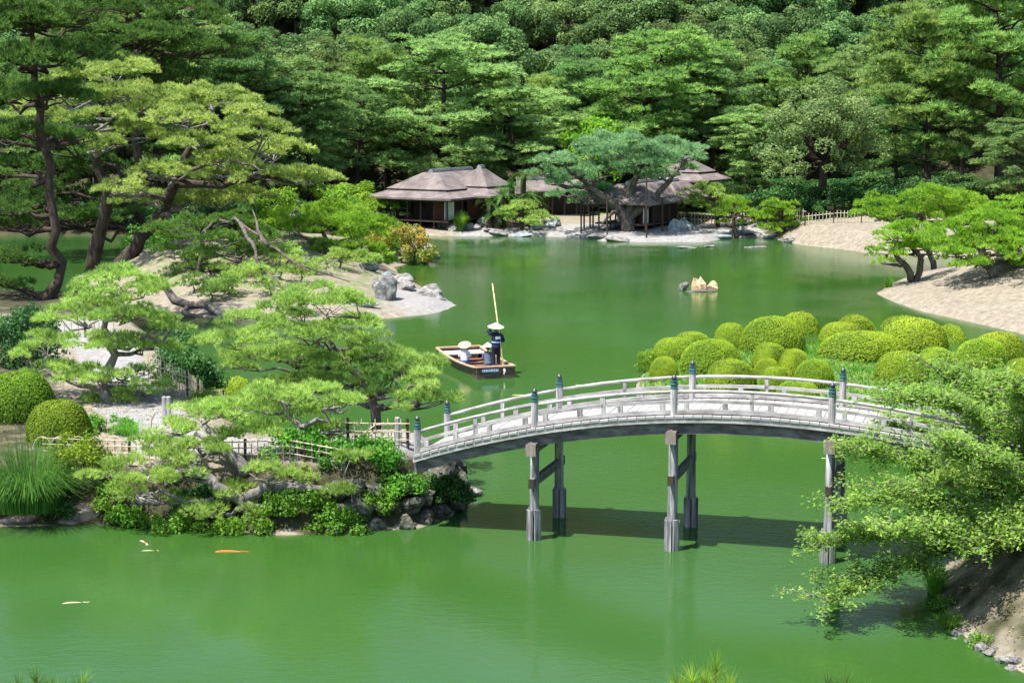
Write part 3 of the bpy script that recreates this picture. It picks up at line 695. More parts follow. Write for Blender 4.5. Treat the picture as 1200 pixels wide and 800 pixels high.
# great island pine
ipine = niwaki('island_pine', 'huge spreading yellow green pine with twin trunks on the wooded island', 'tree',
    [(V3(ground_at(112,112), P(118,270,112), P(126,225,112), P(112,180,112), P(120,130,112.5)), [.5,.42,.34,.27,.16]),
     (V3(ground_at(140,111), P(160,290,111), P(186,255,111), P(205,215,110.5), P(225,170,110), P(250,130,110)), [.5,.46,.4,.3,.2,.12]),
     (V3(P(205,215,110.5), P(260,218,109), P(310,205,108), P(345,215,107)), [.3,.22,.16,.08])],
    pxpads([(250,117,58),(203,112,42),(190,130,50),(290,134,36),(297,152,52),(236,166,46),(326,174,44),(257,187,42),(190,203,40),(287,203,58),(338,209,46),(372,210,34),(220,234,48),(170,233,38),(277,230,46),(145,222,34),(101,118,44),(142,84,48),(84,90,38),(118,137,36),(40,134,42),(160,160,42),(215,140,44),(150,108,40),(120,170,34),(60,110,34),(250,205,40),(305,180,40)], 109.5, 4.5, hwk=.95), 'needle_gold', 'bark_dark', rc=.55, dens=22, k=10, L=.26, w=.04, br=.16, bark2='bark_grey')
for pts, r0 in (([P(186,255,111), P(222,261,107), P(255,257,103), P(282,262,100), P(315,288,98), P(340,305,97), P(362,318,96.5)], .15), ([P(282,262,100), P(296,285,98), P(305,312,97), P(330,338,96), P(352,350,95.5)], .13), ([P(315,288,98), P(302,270,99), P(296,246,100)], .14),
                ([P(255,257,103), P(240,270,101), P(236,292,100)], .11), ([P(205,215,110.5), P(250,190,107), P(285,192,104), P(310,200,103)], .14), ([P(340,305,97), P(372,318,97), P(410,330,97.5)], .09)):
    q = [pts[0]]
    for a, b in zip(pts[:-1], pts[1:]): q += wiggle(a, b, 3, .06)[1:]
    MB().tube(q, [r0*(1-.75*i/(len(q)-1))*random.uniform(.85,1.15) for i in range(len(q))], 8).build('limb', M['bark'], ipine, True)
# dark pine at the left edge with bent trunk
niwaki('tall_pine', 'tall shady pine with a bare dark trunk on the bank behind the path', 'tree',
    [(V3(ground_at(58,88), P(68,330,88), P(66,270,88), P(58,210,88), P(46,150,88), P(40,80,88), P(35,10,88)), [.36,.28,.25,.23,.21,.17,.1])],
    pxpads([(22,30,44),(70,20,46),(30,70,50),(85,62,40),(8,110,44),(62,112,44),(20,160,38),(100,30,40),(5,200,34),(30,235,32),(10,0,50),(120,8,44),(18,300,30),(4,330,26),(0,265,34),(75,160,28),(10,370,22)], 88, 4, hwk=1.15, fill=1), 'needle_shaded', 'bark_dark', rc=.58, dens=19, k=10, L=.28, w=.042, br=.13)
# two conifers deeper on the left
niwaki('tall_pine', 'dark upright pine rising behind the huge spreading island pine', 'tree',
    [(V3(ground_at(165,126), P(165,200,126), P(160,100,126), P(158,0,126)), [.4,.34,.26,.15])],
    pxpads([(160,20,40),(190,40,38),(135,45,38),(165,70,44),(200,85,36),(120,85,36),(110,20,36),(215,15,36),(240,55,34),(165,-10,34),(90,55,36),(75,160,40),(60,200,42),(90,235,40),(40,250,38),(100,190,36),(130,250,36)], 126, 4, hwk=1.2, fill=1), 'needle_shaded', 'bark_dark', rc=.7, dens=15, k=9, L=.34, w=.055, br=.14)
# low pines on the island
niwaki('trained_pine', 'dark green low pine with rounded cushions beneath the huge island pine', 'tree',
    [(V3(ground_at(235,101), P(232,318,101), P(240,295,101), P(235,275,101)), [.18,.16,.12,.06])],
    pxpads([(252,281,30),(210,280,30),(276,258,34),(198,298,28),(256,318,28),(225,312,28),(282,292,28),(240,300,28),(205,325,26),(300,275,26),(190,268,24),(225,262,26),(310,300,22)], 101, 2.0), 'needle_mid', 'bark', rc=.45, dens=24, k=10, L=.24, w=.034, br=.08)
niwaki('trained_pine', 'bright yellow green flat topped pine around the stone lantern', 'tree',
    [(V3(ground_at(372,111), P(370,296,111), P(382,280,111), P(376,266,111)), [.22,.2,.15,.08]),
     (V3(P(372,294,111), P(395,284,111), P(412,278,111)), [.14,.1,.05]), (V3(P(372,294,111), P(360,280,111), P(345,272,111)), [.14,.1,.05])],
    pxpads([(320,262,34,1.5),(366,264,40,-1.5),(408,260,42,-1),(395,247,36,3),(424,272,30),(335,256,26,4),(440,262,26),(345,298,34),(392,292,30),(422,294,34),(438,306,26),(376,313,28),(410,308,26),(310,290,26),(375,244,24,4.5)], 111, 2.2, flat=.3), 'needle_bright', 'bark', rc=.45, dens=24, k=10, L=.24, w=.034, br=.1)
# low creeping juniper-like cushions on the island slope
for i, (px, py, D, lab) in enumerate([(310,330,98,'small pine cushion in the sandy clearing of the island'), (270,345,96,'low pine seedling cushion above the channel shore'), (340,318,103,'low green pine tuft beside the drooping grey bough'), (250,352,95,'creeping pine cushion next to the twisted fallen bough'), (400,325,104,'low pine cushion in front of the shore boulders'), (355,338,98,'young pine cushion on the bare sand by the shore'), (430,322,106,'creeping pine cushion beside the spit boulders')]):
    b = ground_at(px, D, -.05); niwaki('low_pine', lab, 'shrub', [(V3(b, b+np.array((.1,0,.3)), b+np.array((0,.05,.55))), [.07,.06,.03])],
        [(b+np.array((random.uniform(-.5,.5), random.uniform(-.5,.5), .45+.2*q)), .8, .8, .35) for q in range(3)], 'needle_lime', rc=.4, dens=24, k=9, L=.2, w=.032, br=.04)
for px, D in ((285,104),(300,100),(325,106),(262,99),(345,101),(380,108),(318,95.5),(372,101),(230,97),(405,111)):
    b = ground_at(px, D, -.05); sc_ = random.uniform(.7,1.1); niwaki('low_pine', 'spreading low green pine cushion on the sandy floor of the island', 'shrub', [(V3(b, b+np.array((.1,0,.25)), b+np.array((0,.05,.5))), [.07,.06,.03])],
        [(b+np.array((random.uniform(-.7,.7), random.uniform(-.5,.5), .35+.2*q)), .8*sc_, .8*sc_, .3) for q in range(3)], random.choice(('needle_lime','needle_mid')), rc=.4, dens=24, k=9, L=.2, w=.032, br=.04, group='low pine cushions on the island floor')
# drooping bare bough by the channel
t = thing('fallen_bough', 'twisted dark grey bough lying over the channel bank', 'branch', tuple(ground_at(215,93)))
MB().tube([P(195,338,93.5), P(205,352,93), P(222,358,92.6), P(240,358,92.4), P(255,372,92)], [.2,.26,.22,.16,.07], 9).build('limb', M['bark'], t, True)
MB().tube([P(222,358,92.6), P(215,366,92.4), P(228,372,92.2), P(238,371,92.1)], [.18,.2,.15,.06], 8).build('limb', M['bark'], t, True)
MB().tube([P(205,352,93), P(200,345,93.2), P(192,330,93.6)], [.2,.2,.12], 8).build('limb', M['bark'], t, True)
# right bank pines
niwaki('trained_pine', 'trained pine with a forked arching trunk at the tip of the right bank', 'tree',
    [(V3(ground_at(1066,105), P(1062,312,105), P(1052,302,105), P(1048,294,105)), [.24,.2,.16,.1]),
     (V3(ground_at(1068,105), P(1078,315,105), P(1078,300,105), P(1068,290,105), P(1070,278,105)), [.22,.2,.17,.13,.07])],
    pxpads([(1064,268,22),(1056,283,24),(1036,296,20),(1083,276,24),(1078,290,20),(1042,308,14),(1050,275,20),(1095,290,22),(1066,296,22)], 105, 1.3, flat=.36, hwk=1.12), 'needle_bright', 'bark', rc=.42, dens=26, k=10, L=.22, w=.034, br=.09)
niwaki('trained_pine', 'clipped yellow green pine on the rise behind the forked trunk pine', 'tree',
    [(V3(ground_at(1090,118), P(1088,265,118), P(1080,250,118), P(1090,236,118)), [.24,.2,.16,.08])],
    pxpads([(1028,240,24),(1018,252,18),(1040,250,22),(1071,249,28),(1108,237,36),(1130,250,30),(1090,229,30),(1115,252,34),(1060,258,26),(1140,240,22),(1150,252,22)], 118, 2.2, flat=.36, hwk=1.12), 'needle_bright', 'bark', rc=.45, dens=24, k=10, L=.24, w=.036, br=.1)
niwaki('trained_pine', 'wide bright green pine spreading along the right bank', 'tree',
    [(V3(ground_at(1160,98), P(1158,310,98), P(1150,292,98), P(1162,275,98), P(1170,262,98)), [.28,.24,.2,.15,.08])],
    pxpads([(1128,273,42),(1157,262,40),(1188,252,36),(1146,288,40),(1182,292,44),(1110,288,26),(1142,310,22),(1200,275,40),(1176,326,17),(1120,300,22),(1205,310,30),(1168,275,36),(1195,305,30)], 98, 2.2, flat=.36, hwk=1.12), 'needle_bright', 'bark', rc=.42, dens=26, k=10, L=.22, w=.034, br=.11)
# the great blue green pine by the tea house
niwaki('propped_pine', 'great blue green pine with a massive gnarled trunk propped on poles', 'tree',
    [(V3(ground_at(733,144,-.2), P(733,255,144), P(726,244,144), P(705,230,143.5), P(685,212,143.5), P(668,200,143)), [.75,.55,.5,.36,.25,.14]),
     (V3(P(733,257,144), P(738,243,144), P(738,225,144), P(748,205,144), P(745,185,144)), [.5,.42,.32,.22,.12]),
     (V3(P(733,258,144), P(748,246,144), P(768,232,143.5), P(785,212,143.5), P(800,190,144)), [.5,.4,.3,.22,.12]),
     (V3(P(726,246,144), P(715,252,143), P(705,262,142.5)), [.2,.16,.08])],
    pxpads([(650,188,32),(690,178,36),(735,168,40),(780,172,36),(812,178,26),(640,204,24),(672,205,34),(712,196,38),(755,190,38),(790,196,28),(692,220,26),(770,206,28),(664,228,20),(720,180,36),(760,178,34),(655,216,20),(700,165,28),(682,238,14),(805,186,22)], 144, 3.0, flat=.28, hwk=.86), 'needle_blue', 'bark', rc=.6, dens=14, k=9, L=.34, w=.055, br=.16)
for i, (px, py) in enumerate([(681,273),(684.5,269),(691.5,268),(695,266.5),(711.5,275),(757.6,279),(776.5,271)]):
    b = on(px, py, .5); top = [231,230,232,232,232,208,232][i]; c = P(px, top, b[1])
    t = thing('prop_pole', 'dark wooden prop pole holding up a bough of the great blue green pine', 'pole', tuple(b), 'prop poles under the great pine')
    MB().tube([b-np.array((0,0,.2)), c], .075, 8).build('shaft', M['house_wood'], t); d = (c-b)
    MB().beam(c-np.array((.35,0,0)), c+np.array((.35,0,0)), .1, .12).build('crosspiece', M['house_wood'], t)
# small pines by the far shore
for px, py, D, hh, pl, nm, lab in [
  (612,262,146.5,3,[(610,246,26),(594,253,18),(628,253,20),(612,240,18),(602,260,16),(622,262,18),(642,258,14)],'needle_lime','rounded light green pine beside the cycads and white shore rocks'),
  (838,262,148,4,[(835,232,26),(815,240,22),(855,238,20),(830,220,22),(845,248,22),(805,228,16)],'needle_lime','loose light green pine in front of the pavilion fence'),
  (860,268,143,4,[(858,247,24),(840,252,16),(875,252,20),(860,238,20),(850,262,14),(876,262,14)],'needle_bright','clipped bright pine on the shore left of the far fence'),
  (915,272,142.5,4,[(915,250,26),(897,258,18),(935,258,16),(905,242,18),(925,244,18),(920,264,22),(900,268,14),(938,268,12)],'needle_bright','layered clipped pine at the water edge near the far fence'),
  (872,250,152,4,[(872,205,24),(862,222,24),(885,218,24),(875,235,24),(858,240,18)],'needle_dark','dark topiary pine beside the pavilion roof'),
  (466,262,150,3,[(452,242,18),(436,238,22),(430,252,22),(445,256,18)],'needle_bright','lime cushion pine at the veranda corner of the tea house')]:
    b = ground_at(px, D); niwaki('shore_pine', lab, 'tree', [(V3(b, P(px, py-14, D), P(px+4, py-26, D)), [.2,.16,.08])], pxpads(pl, D, 1.2, flat=.4, hwk=.78), nm, 'bark_dark', rc=.45, dens=20, k=9, L=.26, w=.045, br=.08)

# ------------------------------------------------------------------ leafy shrubs
def shrub(name, label, base, r, h, leaf, n=1600, L=.14, lumps=16, lr=.4, cat='shrub', group=None, flat=False, stems=6, wr=.62):
    t = thing(name, label, cat, tuple(base), group); base = np.array(base); mb = MB(); parts = []
    for i in range(lumps):
        d = rdirs(1)[0]; d[2] = abs(d[2]); c = base + np.array((d[0]*r[0], d[1]*r[1], d[2]*h*.85))*RNG.uniform(.4,.95)**.5
        q = lr*random.uniform(.7,1.2); m = max(6, n//lumps); dd = unit(rdirs(m)+np.array((0,0,.4))); C = c + dd*q*RNG.uniform(.5,1.05,(m,1))
        C[:,2] = np.maximum(C[:,2], base[2]+.02)
        parts.append(leaves(C, unit(dd+.9*rdirs(m)), L, L*wr, RNG.uniform(.2,.8)+RNG.normal(0,.15,m)))
        if i < stems: mb.tube(wiggle(base-np.array((0,0,.1)), c, 3, .06), [.035,.028,.02,.01], 5)
    mb.build('stems', M['twig'], t); crown_obj('foliage', parts, 4, M[leaf], t, base); return t
def gsh(px, D, *a, dz=0, label, **k): return shrub(k.pop('name','leafy_shrub'), label, ground_at(px, D, dz), *a, **k)
gsh(92,48.0,(.9,.7),1.25,'leaf_clip',2600,.09,22,.32,label='olive green leafy bush between the grass clump and the pink rock')
gsh(128,47.3,(.6,.5),.8,'leaf_bush',1500,.09,14,.28,label='light green bush growing above the pink flat rock')
gsh(345,47.5,(1.1,.5),.8,'leaf_bush',3600,.10,26,.3,label='glossy green hedge along the foot of the bamboo fence')
gsh(345,46.2,(1.2,.4),.75,'leaf_bush',3600,.10,26,.3,label='dense green bush hanging over the water under the low pine')
gsh(425,47.2,(1.2,.55),.9,'leaf_bush',3800,.10,26,.32,label='broad leaved bush before the fence near the bridge end')
gsh(470,47.0,(.65,.5),.6,'leaf_bush',2000,.10,18,.28,label='green creeper mound at the foot of the bridge post')
gsh(240,46.9,(1.0,.5),.7,'leaf_deep',2400,.10,20,.3,label='dark green undergrowth beneath the low sprawling pine')
gsh(150,46.9,(.8,.5),.5,'leaf_bush',1800,.09,16,.26,label='bright green weeds between the waterside stones')
gsh(205,46.3,(.8,.4),.6,'leaf_bush',2000,.09,16,.26,label='bright green bush between the upright waterside stones')
gsh(285,45.9,(.9,.35),.55,'leaf_bush',2400,.09,18,.26,label='overhanging green bush below the twisted pine trunk')
gsh(395,46.0,(.9,.4),.7,'leaf_bush',2600,.09,20,.28,label='leafy bush above the mossy boulder wall')
gsh(445,46.6,(.9,.4),.75,'leaf_bush',2800,.09,20,.28,label='light green leafy bush crowning the boulder wall')
gsh(62,47.0,(.7,.35),.45,'leaf_deep',1400,.08,14,.22,label='low weeds between the pampas grass and the pink rock')
gsh(120,53,(1.3,.8),.45,'leaf_grass',2200,.09,20,.22,label='grassy groundcover behind the hoop edging')
gsh(222,62.5,(1.4,1.0),1.7,'leaf_deep',4200,.13,26,.42,label='deep green bush at the bend of the gravel path')
gsh(196,69,(1.2,.9),1.3,'leaf_deep',2400,.14,20,.42,label='dark evergreen bush beyond the path fence')
gsh(245,58.2,(1.2,.7),.7,'leaf_lime',2600,.09,20,.3,label='soft lime groundcover bush behind the path fence')
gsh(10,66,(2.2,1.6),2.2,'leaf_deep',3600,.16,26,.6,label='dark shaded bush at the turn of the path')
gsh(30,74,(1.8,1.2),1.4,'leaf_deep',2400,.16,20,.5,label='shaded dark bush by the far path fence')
gsh(762,73.5,(.7,.6),1.0,'leaf_lime',1900,.09,18,.28,label='straggly pale bush at the water tip of the azalea island')
gsh(489,121.5,(.75,.6),.95,'leaf_deep',1500,.12,14,.35,label='round dark bush at the shore below the orange maple')
gsh(455,124,(1.8,1.2),1.4,'leaf_bush',2200,.2,20,.55,label='green bush under the orange maple')
gsh(430,226-100,(2.0,1.5),3.6,'leaf_lime',3000,.22,26,.7,label='yellow green tree like bush behind the maple')
gsh(400,128,(2.6,1.8),4.6,'leaf_bush',3600,.24,30,.8,label='leafy green shrub tree between the lantern pine and the tea house')
gsh(330,132,(2.6,1.8),4.2,'leaf_lime',3200,.24,28,.8,label='lime shrub tree behind the flat topped pine')
gsh(280,130,(2.6,1.8),3.8,'leaf_deep',3200,.24,28,.8,label='deep green shrub tree on the island ridge')
gsh(200,124,(3,1.8),2.6,'leaf_bush',2800,.24,26,.8,label='green thicket behind the twin trunks of the island pine')
shrub('maple', 'low orange tinted maple leaning over the water by the tea house', ground_at(466,121.5), (3.1,1.8), 3.5, 'leaf_maple', 5600, .2, 34, .55, 'tree')
shrub('maple', 'small yellow green maple beside the orange one', ground_at(425,124), (1.7,1.2), 2.8, 'leaf_lime', 2400, .2, 24, .5, 'tree')

up = proto_broad(2.6, 2.2, 'leaf_deep', 36, .55, .2, 150, 0.0, 'understorey_bush'); up['category'] = 'shrub'
for x, y in UNDER: plant(up, x, y, random.uniform(1.8,3.4), 2.6, random.uniform(.9,1.2), 'dark evergreen understorey bush at the edge of the wood', 'understorey bushes at the wood edge')
# ------------------------------------------------------------------ clipped domes
def dome_proto(name, leaf, core, seed, leafL=.055, n=15000):
    """unit dome: radius 1, height 1, lumpy, leaf by leaf"""
    rs = np.random.default_rng(seed); t = thing(name, 'dome', 'shrub', (0,0,-200))
    ph = rs.uniform(0, 6.28, 6); fr = rs.integers(1,4,(6,2)); am = rs.uniform(.004,.016,6)
    def rad(d): 
        a = np.arctan2(d[:,1], d[:,0]); z = d[:,2]; return 1 + sum(am[i]*np.sin(fr[i,0]*a + fr[i,1]*z*2 + ph[i]) for i in range(6))
    def shape(d):
        z = np.sign(d[:,2])*np.abs(d[:,2])**.85; h = np.sqrt(d[:,0]**2+d[:,1]**2)**.72; a = np.arctan2(d[:,1], d[:,0])
        return np.stack([np.cos(a)*h, np.sin(a)*h, z], 1)
    mb = MB(); nn, mm = 28, 12; vs = []
    for i in range(mm):
        el = math.pi/2*i/(mm-1)*.999
        for j in range(nn): a = 6.2832*j/nn; vs.append((math.cos(a)*math.cos(el), math.sin(a)*math.cos(el), math.sin(el)))
    vs = np.array(vs); v2 = shape(vs)*rad(vs)[:,None]*.95
    fs = [(i*nn+j, i*nn+(j+1)%nn, (i+1)*nn+(j+1)%nn, (i+1)*nn+j) for i in range(mm-1) for j in range(nn)] + [tuple(range((mm-1)*nn, mm*nn))]
    link('core', mb.add(v2, fs).mesh('core', M[core], smooth=True), t)
    d = rdirs(n); d[:,2] = np.abs(d[:,2]); C = shape(d)*rad(d)[:,None]*RNG.uniform(.955,1.02,(n,1))
    keep = RNG.uniform(0,1,n) < np.clip(.22 + C[:,2]*1.7, .0, 1); d = d[keep]; C = C[keep]; m = len(d)
    nv = unit(d + .55*rdirs(m)); pat = .5 + .3*np.sin(3*C[:,0]+ph[0])*np.sin(3*C[:,1]+ph[1]) + rs.normal(0,.2,m)
    V, tt = leaves(C, nv, leafL, leafL*.7, pat); link('foliage', np_mesh('foliage', V, 4, tt, M[leaf]), t); return t
AZ = [dome_proto('azalea_mound', 'leaf_azalea', 'azalea_core', s) for s in (1,2,3)]
CL = dome_proto('clipped_shrub', 'leaf_clip', 'azalea_core', 5)
GA = 'clipped azalea mounds behind the bridge'
def dome(pro, px, pytop, pyb, wpx, label, group=None, ry=.85, rz=None):
    """dome by the pixel of its foot and its width"""
    b = on(px, pyb, .6); r = wpx/2*b[1]/FPX; b = np.array(b); b[1] += r*ry*.9; b[0] = (px-600)/FPX*(b[1]*1.0)*1.0/ (1/1.0); b[0] = P(px, pytop, b[1])[0]
    z = hz(b[0], b[1]) - .08; h = max(.3, P(px, pytop, b[1])[2] - z)
    rz = random.uniform(-.3,.3) if rz is None else rz
    if pro.name in used: return copy_tree(pro, (b[0],b[1],z), rz, (r,r*ry,h), label, group)
    used.add(pro.name); pro.location = (b[0],b[1],z); pro.rotation_euler[2] = rz; pro.scale = (r,r*ry,h); pro['label'] = label
    if group: pro['group'] = group
    return pro
az = [ # px, top, foot, width, label
 (778,418,446,34,'small bristly azalea mound at the water tip of the island'),
 (790,396,424,50,'azalea mound with faded top next to the island water tip'),
 (812,389,412,48,'low azalea mound at the back of the water tip'),
 (833,398,440,72,'large dome azalea whose front the bridge rail crosses'),
 (857,379,410,40,'brownish topped round azalea at the back shore'),
 (857,421,462,60,'yellow azalea dome right behind the bridge rail, left of the sandy gap'),
 (906,371,413,74,'tall broad azalea dome beside the grass strip'),
 (937,367,397,58,'long azalea mound on the back shore touching the tall broad dome'),
 (903,402,436,44,'middle azalea dome beside the sandy gap'),
 (899,420,442,30,'smallest round azalea in the sandy gap'),
 (908,430,462,36,'small azalea ball behind the bridge rail at the sandy gap'),
 (932,409,444,38,'round azalea between the sandy gap and the grass'),
 (954,421,456,46,'azalea ball with bare twiggy side at the grass strip'),
 (985,378,402,50,'brown tinged azalea behind the long low mound'),
 (1003,370,398,58,'round azalea at the back behind the long low mound'),
 (1010,388,425,98,'long low azalea mound along the grass strip'),
 (1072,374,418,78,'big bright azalea dome with dark foot on its far side'),
 (1062,371,392,70,'flat topped azalea at the back shore behind the big dome'),
 (1113,381,406,44,'dark sided azalea at the back shore by the right bank'),
 (1057,412,452,62,'glowing yellow azalea mound behind the cherry tree top'),
 (1098,407,436,46,'half hidden azalea above the cherry tree top'),
 (1150,397,432,64,'twiggy azalea mound right of the cherry tree top'),
 (1170,390,425,70,'tall yellow azalea mound at the water opposite the right bank'),
 (1200,420,452,50,'yellow azalea nearest the cherry tree trunk on the azalea island'),
 (935,445,470,50,'low azalea just behind the bridge rail by the grass'),
]
for i, (px, a, b, w_, lab) in enumerate(az): dome(AZ[i%3], px, a, b, w_*1.06, lab, GA, ry=.62)
dome(CL, 69,470,524,80,'sunlit clipped dome bush behind the hoop edging', ry=.9)
dome(CL, 22,437,497,88,'shaded dark clipped dome bush behind the sunlit one', ry=.9)
dome(AZ[1], 276,443,470,56,'small lime clipped dome behind the path fence', ry=.8)

# grasses -----------------------------------------------------------------
def grass_clump(name, label, base, r, h, n, w=.02, leaf='leaf_grass', cat='grass', group=None, dr=.42, bs=.35):
    base = np.array(base); t = thing(name, label, cat, tuple(base), group); a = RNG.uniform(0,6.28,n); q = RNG.uniform(0,1,n)**.7
    out = np.stack([np.cos(a), np.sin(a), np.zeros(n)], 1); b0 = base + out*(r*bs*RNG.uniform(0,1,(n,1))**.5); L = h*RNG.uniform(.7,1.15,n)
    sd = np.stack([-np.sin(a), np.cos(a), np.zeros(n)], 1)*w/2; V = []; segs = 4
    def pt(f): return b0 + out*(r*q*f**1.7)[:,None]*1.1 + np.array((0,0,1.))*(L*(f - dr*q*f**3))[:,None]
    for s in range(segs):
        f0 = np.full(n, s/segs); f1 = np.full(n, (s+1)/segs); w0 = 1-s/segs*.8; w1 = 1-(s+1)/segs*.8
        V.append(np.stack([pt(f0)-sd*w0, pt(f0)+sd*w0, pt(f1)+sd*w1, pt(f1)-sd*w1], 1).reshape(-1,3))
    V = np.concatenate(V); tt = np.tile(np.repeat(np.clip(RNG.normal(.5,.22,n),0,1), 4), segs)
    link('blades', np_mesh('blades', V - base, 4, tt, M[leaf]), t)
    MB().lathe(base-np.array((0,0,.1)), [(r*.22,0),(r*.2,.12),(r*.1,.2)], 10).build('root_crown', M['twig'], t); return t
grass_clump('grass_clump', 'tall arching pampas grass clump on the near bank', ground_at(30,47.2), 1.3, 2.1, 2200, .022, 'leaf_pampas', dr=.66, bs=.75)
grass_clump('grass_clump', 'round fountain grass clump on the tea house shore', ground_at(540,146.3), .8, 1.9, 420, .06)
grass_clump('grass_clump', 'thin grass tuft on the tip of the right bank', ground_at(1037,103.4), .5, .9, 120, .03)
grass_clump('grass_clump', 'weedy grass tuft where the cherry bank meets the water', ground_at(1104,40.2), .5, .9, 320, .02)
grass_clump('grass_clump', 'green weeds at the water foot of the cherry bank', ground_at(1125,37.6), .45, .45, 260, .02)
grass_clump('grass_clump', 'small weeds by the clipped domes and fence', ground_at(150,52), .6, .7, 240, .02)
def grass_patch():
    n = 26000; X = RNG.uniform(5,30,n); Y = RNG.uniform(62,81,n); h, a, b, c, e = height(X, Y); k = (e > .15) & (X < 24); X, Y, h = X[k], Y[k], h[k]
    m = len(X); C = np.stack([X, Y, h-.01], 1); V, t = tufts(C, np.tile(np.array((0,0,1.)), (m,1)), 3, .16, .035, .35)
    o = link('grass', np_mesh('grass', V, 3, t, M['leaf_grass'])); tag(o, 'short green lawn between the azalea mounds', 'grass', kind='stuff')
grass_patch()

# ------------------------------------------------------------------ rocks
def rock_mesh(name, mat, seed, sub=4, rough=.3, facets=10):
    import bmesh
    bm = bmesh.new(); bmesh.ops.create_icosphere(bm, subdivisions=sub, radius=1); rs = np.random.default_rng(seed)
    co = np.array([v.co[:] for v in bm.verts]); pl = unit(rs.normal(size=(facets,3))); off = rs.uniform(.5,.82,facets)
    for n_, o_ in zip(pl, off):
        d = co@n_ - o_; co = co - np.outer(np.maximum(d, 0)*.92, n_)
    for f, a in ((2.3,.1*rough/.22),(5.1,.05*rough/.22),(11,.02)):
        ph = rs.uniform(0,6.28,3); co = co*(1 + a*(np.sin(co[:,0]*f+ph[0])*np.sin(co[:,1]*f+ph[1]) + np.sin(co[:,2]*f*1.4+ph[2])*.6))[:,None]
    for v, c in zip(bm.verts, co): v.co = c
    me = bpy.data.meshes.new(name); bm.to_mesh(me); bm.free(); me.materials.append(mat); return me
def rock(label, loc, size, seed, mat='rock', rz=None, name='rock', group=None, parent=None, lift=.35):
    me = rock_mesh(name, M[mat], seed); o = link(name, me, parent); loc = np.array(loc, float)
    if parent is not None: loc = loc - ORG(parent)
    o.location = (loc[0], loc[1], loc[2] + size[2]*lift); o.scale = size; o.rotation_euler = (random.uniform(-.15,.15), random.uniform(-.15,.15), random.uniform(-.5,.5) if rz is None else rz)
    if parent is None: tag(o, label, 'rock', group)
    return o
def wat(px, py): return W(px, py, 0)
rock('flat pinkish grey boulder at the waterline below the olive bush', wat(92,616)+np.array((0,.55,-.08)), (.95,.6,.42), 21, 'rock_pink')
rock('low dark boulder at the waterline under the pampas grass', wat(14,614)+np.array((0,.4,-.05)), (.8,.55,.33), 22, 'rock_pink')
rock('split grey standing stone at the waterline under the low pine', wat(166,613)+np.array((0,.5,0)), (.5,.42,.62), 23, 'rock', .3)
rock('pale angular stone leaning beside the split standing stone', wat(196,612)+np.array((0,.6,.1)), (.4,.35,.75), 24)
rock('dark upright stone next to the pale angular stone', wat(214,613)+np.array((0,.4,0)), (.4,.35,.6), 25, 'rock_mossy')
rock('white streaked stone under the twisted pine boughs', wat(250,610)+np.array((0,.7,.3)), (.42,.35,.42), 26)
rock('light stone poking through the pine boughs on the bank', wat(180,590)+np.array((0,.3,.75)), (.55,.4,.3), 27)
rock('small mossy stone at the waterline below the green bush', wat(300,622)+np.array((0,.35,0)), (.5,.35,.35), 28, 'rock_mossy')
# stone abutment under the bridge end, stone by stone
ab = thing('stone_abutment', 'dark mossy boulder wall carrying the left bridge end', 'wall', tuple(wat(470,615)))
ln = [wat(385,622), wat(430,621), wat(490,617), wat(530,603), wat(547,586), np.array((-1.35,51.4,0))]
k = 0
for a_, b_ in zip(ln[:-1], ln[1:]):
    L_ = np.linalg.norm(b_-a_); m_ = max(2, int(L_/.62))
    for row, (zz, ins) in enumerate(((.05,.15),(.55,.3),(1.0,.5))):
        for i in range(m_):
            f = (i+.5+.3*(row%2))/m_; p = a_ + (b_-a_)*f; nrm = np.array((-(b_-a_)[1], (b_-a_)[0], 0)); nrm /= np.linalg.norm(nrm)
            k += 1; rock('', p + nrm*ins + np.array((0,0,zz)), (.42*random.uniform(.8,1.2), .36, .34*random.uniform(.8,1.15)), 100+k, 'rock_mossy', name='stone', parent=ab, rz=math.atan2((b_-a_)[1], (b_-a_)[0])+random.uniform(-.3,.3), lift=.1)
rock('small pale stone at the foot of the bridge abutment', wat(548,582)+np.array((.15,.2,0)), (.3,.25,.22), 31)
for px, py, dx, r_, h_, lab in ((452,575,0,(.75,.4),.75,'ivy mat over the stones below the near fence end'), (505,560,0,(.55,.45),.8,'ivy hanging beneath the bridge end'), (530,562,.2,(.5,.5),.75,'dark ivy on the shaded abutment corner'), (480,575,0,(.6,.4),.7,'ivy curtain over the middle of the boulder wall'), (415,575,0,(.7,.4),.7,'leafy ivy spilling down the left part of the boulder wall')):
    p = W(px, 612, 0); shrub('ivy', lab, np.array((p[0], p[1]+.45, .55)), r_, h_, 'leaf_bush' if px < 500 else 'leaf_deep', 2600, .09, 24, .26, 'plant')
rock('tall grey boulder on the gravel spit of the island', on(453,352)+np.array((0,.4,0)), (.9,.7,.95), 41, 'rock', .2)
rock('bluish cap stone on the tall grey spit boulder', on(449,334)+np.array((0,.3,.1)), (.65,.5,.45), 42, 'rock_blue')
rock('pale boulder behind the tall grey spit boulder', on(470,334)+np.array((0,.3,0)), (1.0,.7,.6), 43)
rock('long sloping pale boulder at the end of the spit', on(503,347)+np.array((0,.3,-.1)), (1.35,.7,.55), 44, 'rock', -.55)
rock('small grey stone between the spit boulders', on(476,340)+np.array((0,.2,0)), (.6,.45,.4), 45)
rock('flat dark stone half under the pine at the spit', on(422,358), (1.1,.5,.3), 46, 'rock_blue')
rock('little white stone in the water below the round dark bush', W(508,304), (.5,.4,.35), 47)
rock('tiny stone at the shore below the round dark bush', W(487,309), (.3,.25,.2), 48)
rock('blue grey boulder under the flat topped pine', on(430,316), (.9,.6,.55), 49, 'rock_blue')
